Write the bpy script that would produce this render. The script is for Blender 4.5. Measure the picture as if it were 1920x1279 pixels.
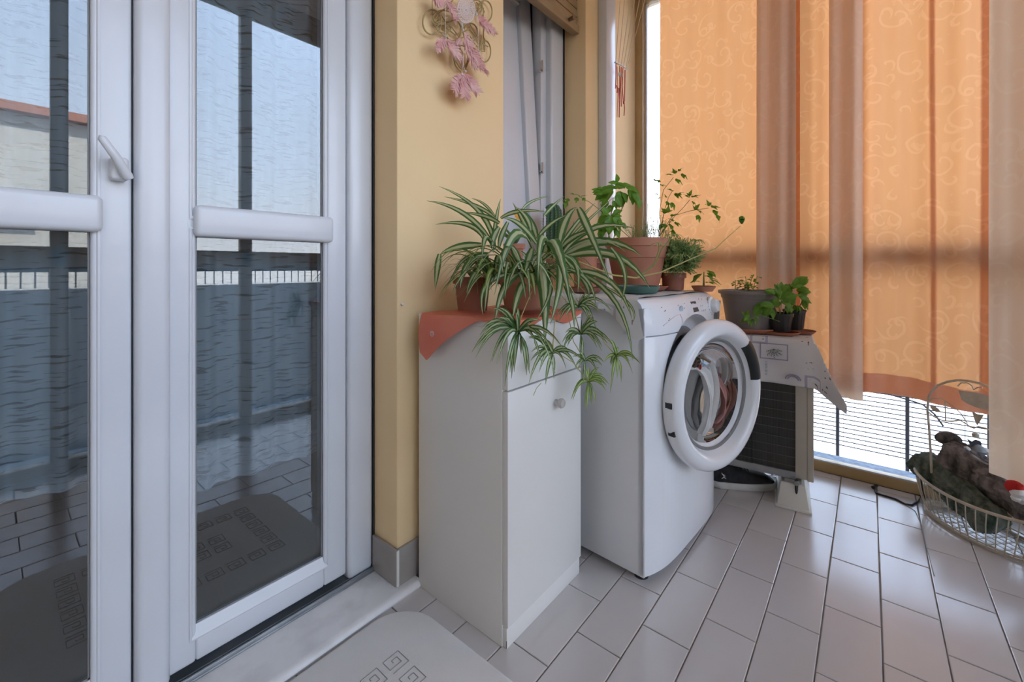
import bpy, bmesh, math, random
from mathutils import Vector, Matrix
random.seed(7)
SC = bpy.context.scene
for _o in list(bpy.data.objects): bpy.data.objects.remove(_o, do_unlink=True)
COL = SC.collection
R = math.radians
TH = R(50.4)
# ------------------------------------------------------------------ camera
cd = bpy.data.cameras.new('camera'); cam = bpy.data.objects.new('camera', cd); COL.objects.link(cam)
cam.location = (0, 0, .97); cam.rotation_euler = (R(90), 0, -TH)
cd.sensor_width = 36; cd.lens = 36*809.5/1920; cd.shift_y = -(639.5-501.4)/1920
cd.clip_start = .02; cd.clip_end = 300
SC.camera = cam
# ------------------------------------------------------------------ world, sun, portals, exposure
SC.view_settings.view_transform = 'Standard'; SC.view_settings.look = 'None'
SC.view_settings.exposure = 1.32; SC.view_settings.gamma = 1; SC.view_settings.use_curve_mapping = False
SKY = 1.75
w = bpy.data.worlds.new('sky'); SC.world = w; w.use_nodes = True
nt = w.node_tree; nt.nodes.clear()
o = nt.nodes.new('ShaderNodeOutputWorld'); b = nt.nodes.new('ShaderNodeBackground'); tc = nt.nodes.new('ShaderNodeTexCoord')
sx = nt.nodes.new('ShaderNodeSeparateXYZ'); cr = nt.nodes.new('ShaderNodeValToRGB')
nt.links.new(tc.outputs['Generated'], sx.inputs[0]); nt.links.new(sx.outputs[2], cr.inputs[0])
cr.color_ramp.elements[0].position = 0; cr.color_ramp.elements[0].color = (1, 1, 1.05, 1)
cr.color_ramp.elements[1].position = .8; cr.color_ramp.elements[1].color = (.50, .72, 1.15, 1)
e = cr.color_ramp.elements.new(.2); e.color = (.85, .97, 1.2, 1)
nt.links.new(cr.outputs[0], b.inputs[0]); b.inputs[1].default_value = SKY; nt.links.new(b.outputs[0], o.inputs[0])
sd = bpy.data.lights.new('sun', 'SUN'); sd.energy = 6.0; sd.angle = R(.6); sd.color = (1, .95, .87)
so = bpy.data.objects.new('sun', sd); COL.objects.link(so)
so.rotation_euler = Vector((-.34, .62, .71)).to_track_quat('Z', 'Y').to_euler(); so.location = (0, 0, 9)
def portal(name, loc, rot, sx_, sy_):
    l = bpy.data.lights.new(name, 'AREA'); l.shape = 'RECTANGLE'; l.size = sx_; l.size_y = sy_
    l.cycles.is_portal = True
    ob = bpy.data.objects.new(name, l); ob.location = loc; ob.rotation_euler = rot; COL.objects.link(ob)
portal('window_portal', (.4, -.62, 1.3), (R(90), 0, 0), 4.3, 2.6)
portal('window_portal', (2.66, .3, 1.3), (R(90), 0, R(90)), 1.7, 2.6)
# ------------------------------------------------------------------ materials
def srgb(r, g, b_):
    f = lambda c: ((c/255+.055)/1.055)**2.4 if c > 10 else c/255/12.92
    return (f(r), f(g), f(b_), 1)
def base(name):
    m = bpy.data.materials.new(name); m.use_nodes = True
    return m, m.node_tree, m.node_tree.nodes['Principled BSDF']
def N(nt, t, **kw):
    n = nt.nodes.new(t)
    for k, v in kw.items():
        if k.startswith('i_'):
            key = k[2:]; key = int(key) if key.isdigit() else key.replace('_', ' ')
            n.inputs[key].default_value = v
        else: setattr(n, k, v)
    return n
def mat(name, c1, c2=None, rough=.5, scale=6, bump=0, bscale=80, metal=0, spec=.5, detail=4, stretch=(1, 1, 1), lo=.35, hi=.65, coat=0, rvar=0):
    """plain principled surface with noise mottling between c1 and c2 and a fine noise relief"""
    m, nt, p = base(name); L = nt.links.new
    p.inputs['Roughness'].default_value = rough; p.inputs['Metallic'].default_value = metal
    p.inputs['Specular IOR Level'].default_value = spec; p.inputs['Coat Weight'].default_value = coat
    tc = N(nt, 'ShaderNodeTexCoord'); mp = N(nt, 'ShaderNodeMapping'); mp.inputs['Scale'].default_value = stretch
    L(tc.outputs['Object'], mp.inputs[0])
    if c2 is None: c2 = tuple(min(1, x*1.06) for x in c1[:3])+(1,)
    n = N(nt, 'ShaderNodeTexNoise', i_Scale=scale, i_Detail=detail); L(mp.outputs[0], n.inputs['Vector'])
    r = N(nt, 'ShaderNodeValToRGB'); r.color_ramp.elements[0].position = lo; r.color_ramp.elements[1].position = hi
    r.color_ramp.elements[0].color = c1; r.color_ramp.elements[1].color = c2
    L(n.outputs['Fac'], r.inputs[0]); L(r.outputs[0], p.inputs['Base Color'])
    if bump:
        n2 = N(nt, 'ShaderNodeTexNoise', i_Scale=bscale, i_Detail=3); L(mp.outputs[0], n2.inputs['Vector'])
        bp = N(nt, 'ShaderNodeBump', i_Strength=bump, i_Distance=.002); L(n2.outputs['Fac'], bp.inputs['Height']); L(bp.outputs[0], p.inputs['Normal'])
    if rvar:
        mr = N(nt, 'ShaderNodeMapRange'); mr.inputs['To Min'].default_value = rough-rvar; mr.inputs['To Max'].default_value = rough+rvar
        L(n.outputs['Fac'], mr.inputs[0]); L(mr.outputs[0], p.inputs['Roughness'])
    return m
def glass_mat(name, tint=(1, 1, 1, 1), refl=1.0, rough=0.0, dirt=None):
    m = bpy.data.materials.new(name); m.use_nodes = True; nt = m.node_tree; nt.nodes.clear(); L = nt.links.new
    out = N(nt, 'ShaderNodeOutputMaterial'); t = N(nt, 'ShaderNodeBsdfTransparent', i_Color=tint); g = N(nt, 'ShaderNodeBsdfGlossy', i_Roughness=rough)
    fr = N(nt, 'ShaderNodeFresnel', i_IOR=1.5); mu = N(nt, 'ShaderNodeMath', operation='MULTIPLY'); mu.inputs[1].default_value = refl; mu.use_clamp = True
    L(fr.outputs[0], mu.inputs[0]); mx = N(nt, 'ShaderNodeMixShader'); L(mu.outputs[0], mx.inputs[0]); L(t.outputs[0], mx.inputs[1]); L(g.outputs[0], mx.inputs[2])
    L(mx.outputs[0], out.inputs[0]); return m
M = {}
M['plaster'] = mat('yellow_plaster', (.80, .585, .315, 1), (.83, .615, .345, 1), .75, 3, .12, 120)
M['white_pvc'] = mat('white_pvc', (.62, .635, .67, 1), (.65, .665, .69, 1), .28, 2, coat=.15)
M['seal'] = mat('black_seal', (.02, .02, .022, 1), rough=.6)
M['alu_grey'] = mat('grey_aluminium', (.30, .32, .34, 1), (.40, .42, .44, 1), .35, 12, metal=.7)
M['alu_gold'] = mat('bronze_aluminium', (.42, .29, .13, 1), (.48, .34, .17, 1), .38, 8, spec=.5)
M['marble'] = mat('grey_white_marble', (.60, .585, .57, 1), (.80, .785, .775, 1), .35, 9, detail=8, lo=.3, hi=.55)
M['grout'] = mat('dark_grout', (.22, .20, .185, 1), (.34, .32, .30, 1), .9, 14)
M['skirt'] = mat('brown_grey_skirting_tile', (.30, .27, .24, 1), (.36, .33, .30, 1), .35, 5)
M['ceiling'] = mat('white_ceiling_paint', (.85, .84, .82, 1), rough=.8)
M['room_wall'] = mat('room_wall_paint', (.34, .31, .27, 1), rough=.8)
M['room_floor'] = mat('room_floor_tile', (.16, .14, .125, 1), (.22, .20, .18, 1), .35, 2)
M['frosted'] = mat('frosted_grey_glass', (.62, .65, .70, 1), (.66, .69, .74, 1), .3, 2)
M['pane'] = glass_mat('door_glass', (.80, .84, .86, 1), 2.7)
M['clear'] = glass_mat('window_glass', (.97, .98, .98, 1), 1.0)
M['white_lacquer'] = mat('white_lacquered_board', (.76, .735, .69, 1), (.78, .755, .71, 1), .38, 3, .05, 60)
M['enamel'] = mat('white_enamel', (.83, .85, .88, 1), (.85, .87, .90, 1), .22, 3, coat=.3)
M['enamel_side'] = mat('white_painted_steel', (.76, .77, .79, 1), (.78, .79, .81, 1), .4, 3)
M['terracotta'] = mat('terracotta', (.44, .17, .10, 1), (.53, .23, .14, 1), .62, 10, .15, 60)
M['dark_terracotta'] = mat('dark_terracotta', (.28, .10, .06, 1), (.36, .14, .09, 1), .6, 10, .1, 60)
M['black_plastic'] = mat('black_plastic', (.018, .018, .02, 1), (.03, .03, .032, 1), .4, 10)
M['grey_plastic'] = mat('taupe_plastic', (.24, .215, .205, 1), (.28, .25, .24, 1), .45, 8)
M['slate_plastic'] = mat('slate_grey_plastic', (.20, .215, .23, 1), (.24, .255, .27, 1), .45, 8)
M['green_plastic'] = mat('dark_green_plastic', (.06, .14, .12, 1), (.09, .19, .165, 1), .45, 10)
M['soil'] = mat('soil', (.03, .02, .014, 1), (.10, .07, .05, 1), .95, 60, .8, 90)
M['chrome'] = mat('steel', (.55, .55, .56, 1), rough=.22, metal=1)
M['cream_plastic'] = mat('cream_plastic', (.72, .71, .65, 1), (.76, .75, .70, 1), .4, 8)
M['beige_metal'] = mat('beige_painted_metal', (.50, .46, .38, 1), (.55, .51, .43, 1), .45, 8)
M['fin'] = mat('dark_coil_fins', (.025, .025, .022, 1), (.05, .05, .045, 1), .55, 200, stretch=(1, 1, .02))
M['wire_grey'] = mat('dark_guard_wire', (.13, .13, .12, 1), rough=.5)
M['coral'] = mat('coral_oilcloth', (.62, .15, .085, 1), (.70, .20, .12, 1), .5, 9, .2, 30)
M['black_fabric'] = mat('black_mesh_fabric', (.012, .013, .016, 1), (.028, .03, .036, 1), .85, 40, .4, 300)
M['white_rubber'] = mat('white_rubber', (.72, .72, .70, 1), (.62, .61, .58, 1), .5, 20)
M['cream_wire'] = mat('cream_painted_wire', (.62, .57, .47, 1), (.50, .43, .33, 1), .45, 30)
M['bark'] = mat('grey_brown_bark', (.05, .042, .038, 1), (.26, .225, .21, 1), .95, 14, 1.0, 60, stretch=(3, 3, 1), detail=8)
M['moss_bark'] = mat('mossy_bark', (.03, .055, .036, 1), (.19, .22, .19, 1), .95, 12, 1.0, 70, stretch=(3, 3, 1), detail=8)
M['cord_black'] = mat('black_cable', (.015, .016, .02, 1), rough=.5)
M['string'] = mat('cream_string', (.72, .62, .46, 1), rough=.8)
M['red_cord'] = mat('crimson_cord', (.50, .035, .06, 1), rough=.7)
M['gold_wire'] = mat('gilded_wire', (.46, .35, .16, 1), (.36, .26, .11, 1), .45, 30, metal=.1)
M['crochet'] = mat('pale_pink_cotton', (.80, .68, .65, 1), rough=.9, bump=.6, bscale=400)
M['feather'] = mat('pink_feather', (.66, .31, .30, 1), (.78, .50, .46, 1), .9, 30)
M['brown_wood'] = mat('dark_brown_wood', (.16, .10, .055, 1), (.24, .15, .08, 1), .5, 10, stretch=(1, 12, 12))
M['trim_wood'] = mat('honey_brown_shutter', (.30, .21, .11, 1), (.36, .26, .15, 1), .5, 8)
M['orange'] = mat('orange_petal', (.75, .36, .04, 1), rough=.6)
M['cactus'] = mat('cactus_green', (.05, .12, .06, 1), (.09, .18, .09, 1), .7, 30)
M['spine'] = mat('cactus_spines', (.55, .50, .40, 1), rough=.8)
M['ribbon_red'] = mat('red_felt', (.55, .02, .02, 1), rough=.9)
M['concrete'] = mat('pale_concrete', (.50, .48, .45, 1), (.62, .60, .57, 1), .9, 3)
M['render_white'] = mat('pale_facade_render', (.66, .62, .55, 1), (.72, .68, .62, 1), .9, 1.5)
M['shutter_grey'] = mat('grey_shutter', (.22, .26, .33, 1), rough=.6)
M['rail_dark'] = mat('dark_railing', (.05, .05, .06, 1), rough=.5)
M['sill_blue'] = mat('blue_grey_stone_sill', (.16, .19, .23, 1), (.30, .34, .39, 1), .7, 30, .3, 60)
M['rubber_grey'] = mat('grey_rubber', (.22, .22, .22, 1), rough=.5)
M['drum'] = mat('drum_steel', (.35, .35, .36, 1), (.45, .45, .46, 1), .3, 30, metal=.9)
M['pink_cloth'] = mat('dusty_pink_cloth', (.50, .24, .21, 1), (.58, .31, .28, 1), .9, 20, .3, 200)
M['white_cloth'] = mat('white_cotton', (.72, .71, .69, 1), (.78, .77, .75, 1), .9, 20, .3, 200)
M['bowl'] = glass_mat('bowl_glass', (.86, .88, .88, 1), 1.1, .02)
M['display'] = mat('grey_display_label', (.07, .07, .08, 1), rough=.4)
M['ink'] = mat('grey_ink', (.16, .16, .19, 1), rough=.7)
M['lilac'] = mat('lilac_ink', (.32, .28, .40, 1), (.38, .34, .46, 1), .8, 30)
M['crystal'] = mat('clear_plastic_knob', (.50, .47, .43, 1), rough=.08, spec=.8)

def tile_mat():
    m, nt, p = base('grey_beige_floor_tile'); L = nt.links.new
    oi = N(nt, 'ShaderNodeObjectInfo'); tc = N(nt, 'ShaderNodeTexCoord')
    n = N(nt, 'ShaderNodeTexNoise', i_Scale=7, i_Detail=5); va = N(nt, 'ShaderNodeVectorMath', operation='ADD')
    L(tc.outputs['Object'], va.inputs[0]); L(oi.outputs['Location'], va.inputs[1]); L(va.outputs[0], n.inputs['Vector'])
    mx = N(nt, 'ShaderNodeMix', data_type='RGBA'); mx.inputs[6].default_value = (.58, .54, .52, 1); mx.inputs[7].default_value = (.65, .61, .59, 1)
    ad = N(nt, 'ShaderNodeMath', operation='MULTIPLY_ADD'); ad.inputs[1].default_value = .55; L(oi.outputs['Random'], ad.inputs[0])
    m2 = N(nt, 'ShaderNodeMath', operation='MULTIPLY'); m2.inputs[1].default_value = .7; L(n.outputs['Fac'], m2.inputs[0]); L(m2.outputs[0], ad.inputs[2])
    L(ad.outputs[0], mx.inputs[0]); L(mx.outputs[2], p.inputs['Base Color'])
    p.inputs['Roughness'].default_value = .20; p.inputs['Specular IOR Level'].default_value = .8; p.inputs['IOR'].default_value = 1.7
    n2 = N(nt, 'ShaderNodeTexNoise', i_Scale=260); L(va.outputs[0], n2.inputs['Vector'])
    bp = N(nt, 'ShaderNodeBump', i_Strength=.05, i_Distance=.001); L(n2.outputs['Fac'], bp.inputs['Height']); L(bp.outputs[0], p.inputs['Normal'])
    return m
M['tile'] = tile_mat()

def mth(nt, op, a, b=None, c=None):
    n = nt.nodes.new('ShaderNodeMath'); n.operation = op
    for i, v in enumerate((a, b, c)):
        if v is None: continue
        if isinstance(v, (int, float)): n.inputs[i].default_value = v
        else: nt.links.new(v, n.inputs[i])
    return n.outputs[0]
def swirl_mask(nt, uvout, scale, turns, rmax, wd, seed):
    """woven spirals, one per Voronoi cell"""
    L = nt.links.new
    mp = N(nt, 'ShaderNodeMapping'); mp.inputs['Location'].default_value = (seed, seed*.7, 0); L(uvout, mp.inputs[0])
    v = N(nt, 'ShaderNodeTexVoronoi', voronoi_dimensions='2D', i_Scale=scale, i_Randomness=.75); L(mp.outputs[0], v.inputs['Vector'])
    d = N(nt, 'ShaderNodeVectorMath', operation='SUBTRACT')
    L(mp.outputs[0], d.inputs[0]); L(v.outputs['Position'], d.inputs[1])
    s = N(nt, 'ShaderNodeSeparateXYZ'); L(d.outputs[0], s.inputs[0])
    ang = mth(nt, 'MULTIPLY', mth(nt, 'ARCTAN2', s.outputs[1], s.outputs[0]), 1/(2*math.pi))
    sc = N(nt, 'ShaderNodeSeparateXYZ'); L(v.outputs['Color'], sc.inputs[0])
    ang = mth(nt, 'ADD', ang, sc.outputs[0])
    rr = mth(nt, 'MULTIPLY', v.outputs['Distance'], 1.0)
    sp = mth(nt, 'FRACT', mth(nt, 'ADD', mth(nt, 'MULTIPLY', rr, turns), ang))
    line = mth(nt, 'LESS_THAN', mth(nt, 'ABSOLUTE', mth(nt, 'SUBTRACT', sp, .5)), wd)
    inside = mth(nt, 'LESS_THAN', rr, rmax)
    return mth(nt, 'MULTIPLY', line, inside)
def curtain_mat(name, col, transl, pat=1.0, tw=.55):
    m = bpy.data.materials.new(name); m.use_nodes = True; nt = m.node_tree; nt.nodes.clear(); L = nt.links.new
    out = N(nt, 'ShaderNodeOutputMaterial'); uv = N(nt, 'ShaderNodeTexCoord')
    dn = N(nt, 'ShaderNodeTexNoise', i_Scale=9); L(uv.outputs['UV'], dn.inputs['Vector'])
    ds = N(nt, 'ShaderNodeVectorMath', operation='MULTIPLY_ADD'); L(dn.outputs['Color'], ds.inputs[0]); ds.inputs[1].default_value = (.035, .035, 0); L(uv.outputs['UV'], ds.inputs[2])
    a = swirl_mask(nt, ds.outputs[0], 6.5, 2.6, .42, .085, 3.1)
    b_ = swirl_mask(nt, ds.outputs[0], 10.0, 1.8, .32, .11, 11.7)
    n2 = N(nt, 'ShaderNodeTexNoise', i_Scale=16, i_Detail=1); L(uv.outputs['UV'], n2.inputs['Vector'])
    blot = mth(nt, 'GREATER_THAN', n2.outputs['Fac'], .66)
    msk = mth(nt, 'MAXIMUM', mth(nt, 'MAXIMUM', a, b_), mth(nt, 'MULTIPLY', blot, .6))
    wv = N(nt, 'ShaderNodeTexNoise', i_Scale=6, i_Detail=2); mp = N(nt, 'ShaderNodeMapping'); mp.inputs['Scale'].default_value = (4, .6, 1); L(uv.outputs['UV'], mp.inputs[0]); L(mp.outputs[0], wv.inputs['Vector'])
    f = mth(nt, 'ADD', mth(nt, 'MULTIPLY', msk, .5*pat), mth(nt, 'MULTIPLY', wv.outputs['Fac'], .5))
    mx = N(nt, 'ShaderNodeMix', data_type='RGBA'); L(f, mx.inputs[0]); mx.inputs[6].default_value = col
    mx.inputs[7].default_value = tuple(min(.95, c*1.18+.035) for c in col[:3])+(1,)
    mt = N(nt, 'ShaderNodeMix', data_type='RGBA'); L(f, mt.inputs[0]); mt.inputs[6].default_value = transl
    mt.inputs[7].default_value = tuple(min(.98, c*1.16+.04) for c in transl[:3])+(1,)
    df = N(nt, 'ShaderNodeBsdfDiffuse'); L(mx.outputs[2], df.inputs[0])
    tr = N(nt, 'ShaderNodeBsdfTranslucent'); L(mt.outputs[2], tr.inputs[0])
    ms = N(nt, 'ShaderNodeMixShader'); ms.inputs[0].default_value = tw; L(df.outputs[0], ms.inputs[1]); L(tr.outputs[0], ms.inputs[2]); L(ms.outputs[0], out.inputs[0])
    return m
M['curtain'] = curtain_mat('orange_jacquard_curtain', (.62, .42, .28, 1), (.90, .40, .15, 1), 1.0, .49)
M['curtain_layer_shade'] = curtain_mat('orange_curtain_layer_shade', (.90, .75, .62, 1), (.78, .52, .36, 1), .45, .32)  # same cloth; loss of backlight through two layers put into the colours
M['curtain_front_lit'] = curtain_mat('pale_front_lit_curtain', (.92, .80, .68, 1), (.84, .62, .44, 1), .5, .36)  # same cloth again; paleness from room-side light put into the colours
M['curtain_lining'] = curtain_mat('orange_curtain_doubled_hem', (.74, .50, .38, 1), (.82, .46, .30, 1), .2, .42)

def sheer_mat():
    m = bpy.data.materials.new('crinkled_sheer_voile'); m.use_nodes = True; nt = m.node_tree; nt.nodes.clear(); L = nt.links.new
    out = N(nt, 'ShaderNodeOutputMaterial'); uv = N(nt, 'ShaderNodeTexCoord'); mp = N(nt, 'ShaderNodeMapping'); mp.inputs['Scale'].default_value = (7, 85, 1)
    wn = N(nt, 'ShaderNodeTexNoise', i_Scale=5.0); L(uv.outputs['UV'], wn.inputs['Vector'])
    wd = N(nt, 'ShaderNodeVectorMath', operation='MULTIPLY_ADD'); L(wn.outputs['Color'], wd.inputs[0]); wd.inputs[1].default_value = (.06, .014, 0); L(uv.outputs['UV'], wd.inputs[2])
    L(wd.outputs[0], mp.inputs[0])
    n = N(nt, 'ShaderNodeTexNoise', i_Scale=1.6, i_Detail=3); L(mp.outputs[0], n.inputs['Vector'])
    r = N(nt, 'ShaderNodeValToRGB'); r.color_ramp.elements[0].position = .37; r.color_ramp.elements[1].position = .44
    r.color_ramp.elements[0].color = (.22, .22, .22, 1); r.color_ramp.elements[1].color = (.52, .52, .52, 1)
    L(n.outputs['Fac'], r.inputs[0])
    d = N(nt, 'ShaderNodeBsdfDiffuse', i_Color=(.80, .86, .90, 1)); t = N(nt, 'ShaderNodeBsdfTransparent')
    mx = N(nt, 'ShaderNodeMixShader'); L(r.outputs[0], mx.inputs[0]); L(t.outputs[0], mx.inputs[1]); L(d.outputs[0], mx.inputs[2]); L(mx.outputs[0], out.inputs[0])
    return m
M['sheer'] = sheer_mat()

def leaf_mat(name, edge, mid, stripe=.16, tr=.35, back=None):
    m, nt, p = base(name); L = nt.links.new
    uv = N(nt, 'ShaderNodeTexCoord'); s = N(nt, 'ShaderNodeSeparateXYZ'); L(uv.outputs['UV'], s.inputs[0])
    d = mth(nt, 'ABSOLUTE', mth(nt, 'SUBTRACT', s.outputs[0], .5))
    n = N(nt, 'ShaderNodeTexNoise', i_Scale=9); L(uv.outputs['Object'], n.inputs['Vector'])
    d2 = mth(nt, 'ADD', d, mth(nt, 'MULTIPLY', mth(nt, 'SUBTRACT', n.outputs['Fac'], .5), .12))
    r = N(nt, 'ShaderNodeValToRGB'); r.color_ramp.elements[0].position = stripe; r.color_ramp.elements[1].position = stripe+.10
    r.color_ramp.elements[0].color = mid; r.color_ramp.elements[1].color = edge
    L(d2, r.inputs[0]); L(r.outputs[0], p.inputs['Base Color'])
    p.inputs['Roughness'].default_value = .42; p.inputs['Specular IOR Level'].default_value = .4
    t = N(nt, 'ShaderNodeBsdfTranslucent'); L(r.outputs[0], t.inputs[0]); ms = N(nt, 'ShaderNodeMixShader'); ms.inputs[0].default_value = tr
    L(p.outputs[0], ms.inputs[1]); L(t.outputs[0], ms.inputs[2]); L(ms.outputs[0], nt.nodes['Material Output'].inputs[0])
    return m
M['striped'] = leaf_mat('striped_spider_leaf', (.085, .19, .05, 1), (.58, .62, .36, 1), .15)
M['striped_light'] = leaf_mat('young_striped_leaf', (.16, .29, .055, 1), (.55, .62, .25, 1), .17)
M['basil'] = leaf_mat('basil_leaf', (.17, .36, .04, 1), (.22, .43, .06, 1), .03, .45)
M['parsley'] = leaf_mat('parsley_leaf', (.19, .35, .03, 1), (.24, .40, .05, 1), .03, .5)
M['thyme'] = leaf_mat('thyme_leaf', (.27, .41, .14, 1), (.38, .52, .24, 1), .1, .45)
M['dry_stem'] = mat('straw_stem', (.50, .36, .14, 1), (.42, .42, .12, 1), .6, 10)
M['green_stem'] = mat('green_stem', (.20, .30, .06, 1), (.28, .36, .10, 1), .5, 10)
M['red_stem'] = mat('reddish_stem', (.26, .17, .08, 1), (.22, .25, .08, 1), .5, 10)

def cloth_print(name, basec, c_a, c_b, cell=11, amt=.35):
    m, nt, p = base(name); L = nt.links.new; p.inputs['Roughness'].default_value = .55
    uv = N(nt, 'ShaderNodeTexCoord')
    v = N(nt, 'ShaderNodeTexVoronoi', voronoi_dimensions='2D', distance='CHEBYCHEV', i_Scale=cell, i_Randomness=.45); L(uv.outputs['UV'], v.inputs['Vector'])
    s = N(nt, 'ShaderNodeSeparateXYZ'); L(v.outputs['Color'], s.inputs[0])
    pick = mth(nt, 'LESS_THAN', s.outputs[0], amt)
    ring = mth(nt, 'MULTIPLY', mth(nt, 'GREATER_THAN', v.outputs['Distance'], .26), mth(nt, 'LESS_THAN', v.outputs['Distance'], .36))
    solid = mth(nt, 'LESS_THAN', v.outputs['Distance'], .36)
    useful = mth(nt, 'MULTIPLY', pick, mth(nt, 'MAXIMUM', ring, mth(nt, 'MULTIPLY', solid, mth(nt, 'GREATER_THAN', s.outputs[1], .6))))
    n = N(nt, 'ShaderNodeTexNoise', i_Scale=70, i_Detail=2); L(uv.outputs['UV'], n.inputs['Vector'])
    spots = mth(nt, 'MULTIPLY', mth(nt, 'GREATER_THAN', n.outputs['Fac'], .63), mth(nt, 'MULTIPLY', mth(nt, 'GREATER_THAN', s.outputs[2], .62), mth(nt, 'LESS_THAN', v.outputs['Distance'], .2)))
    m1 = N(nt, 'ShaderNodeMix', data_type='RGBA'); L(useful, m1.inputs[0]); m1.inputs[6].default_value = basec; m1.inputs[7].default_value = c_a
    m2 = N(nt, 'ShaderNodeMix', data_type='RGBA'); L(spots, m2.inputs[0]); L(m1.outputs[2], m2.inputs[6]); m2.inputs[7].default_value = c_b
    L(m2.outputs[2], p.inputs['Base Color']); return m
M['lavender_print'] = cloth_print('lavender_print_oilcloth', (.76, .74, .74, 1), (.46, .43, .53, 1), (.14, .15, .15, 1), 11, .55)
M['white_print'] = cloth_print('faded_print_oilcloth', (.70, .70, .70, 1), (.52, .52, .56, 1), (.22, .20, .24, 1), 10, .3)

def mat_doormat():
    m, nt, p = base('cream_bath_mat_fabric'); L = nt.links.new; p.inputs['Roughness'].default_value = .95
    p.inputs['Base Color'].default_value = (.50, .49, .48, 1)
    tc = N(nt, 'ShaderNodeTexCoord'); n = N(nt, 'ShaderNodeTexNoise', i_Scale=420, i_Detail=2); L(tc.outputs['Object'], n.inputs['Vector'])
    n2 = N(nt, 'ShaderNodeTexNoise', i_Scale=14, i_Detail=3); L(tc.outputs['Object'], n2.inputs['Vector'])
    mx = N(nt, 'ShaderNodeMix', data_type='RGBA'); mx.inputs[6].default_value = (.82, .80, .78, 1); mx.inputs[7].default_value = (.90, .88, .86, 1); L(n2.outputs['Fac'], mx.inputs[0]); L(mx.outputs[2], p.inputs['Base Color'])
    h = mth(nt, 'ADD', n.outputs['Fac'], mth(nt, 'MULTIPLY', n2.outputs['Fac'], 2.0))
    bp = N(nt, 'ShaderNodeBump', i_Strength=.6, i_Distance=.002); L(h, bp.inputs['Height']); L(bp.outputs[0], p.inputs['Normal'])
    return m
M['mat_fabric'] = mat_doormat()
M['mat_groove'] = mat('mat_groove_thread', (.32, .31, .31, 1), rough=.95)

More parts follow.
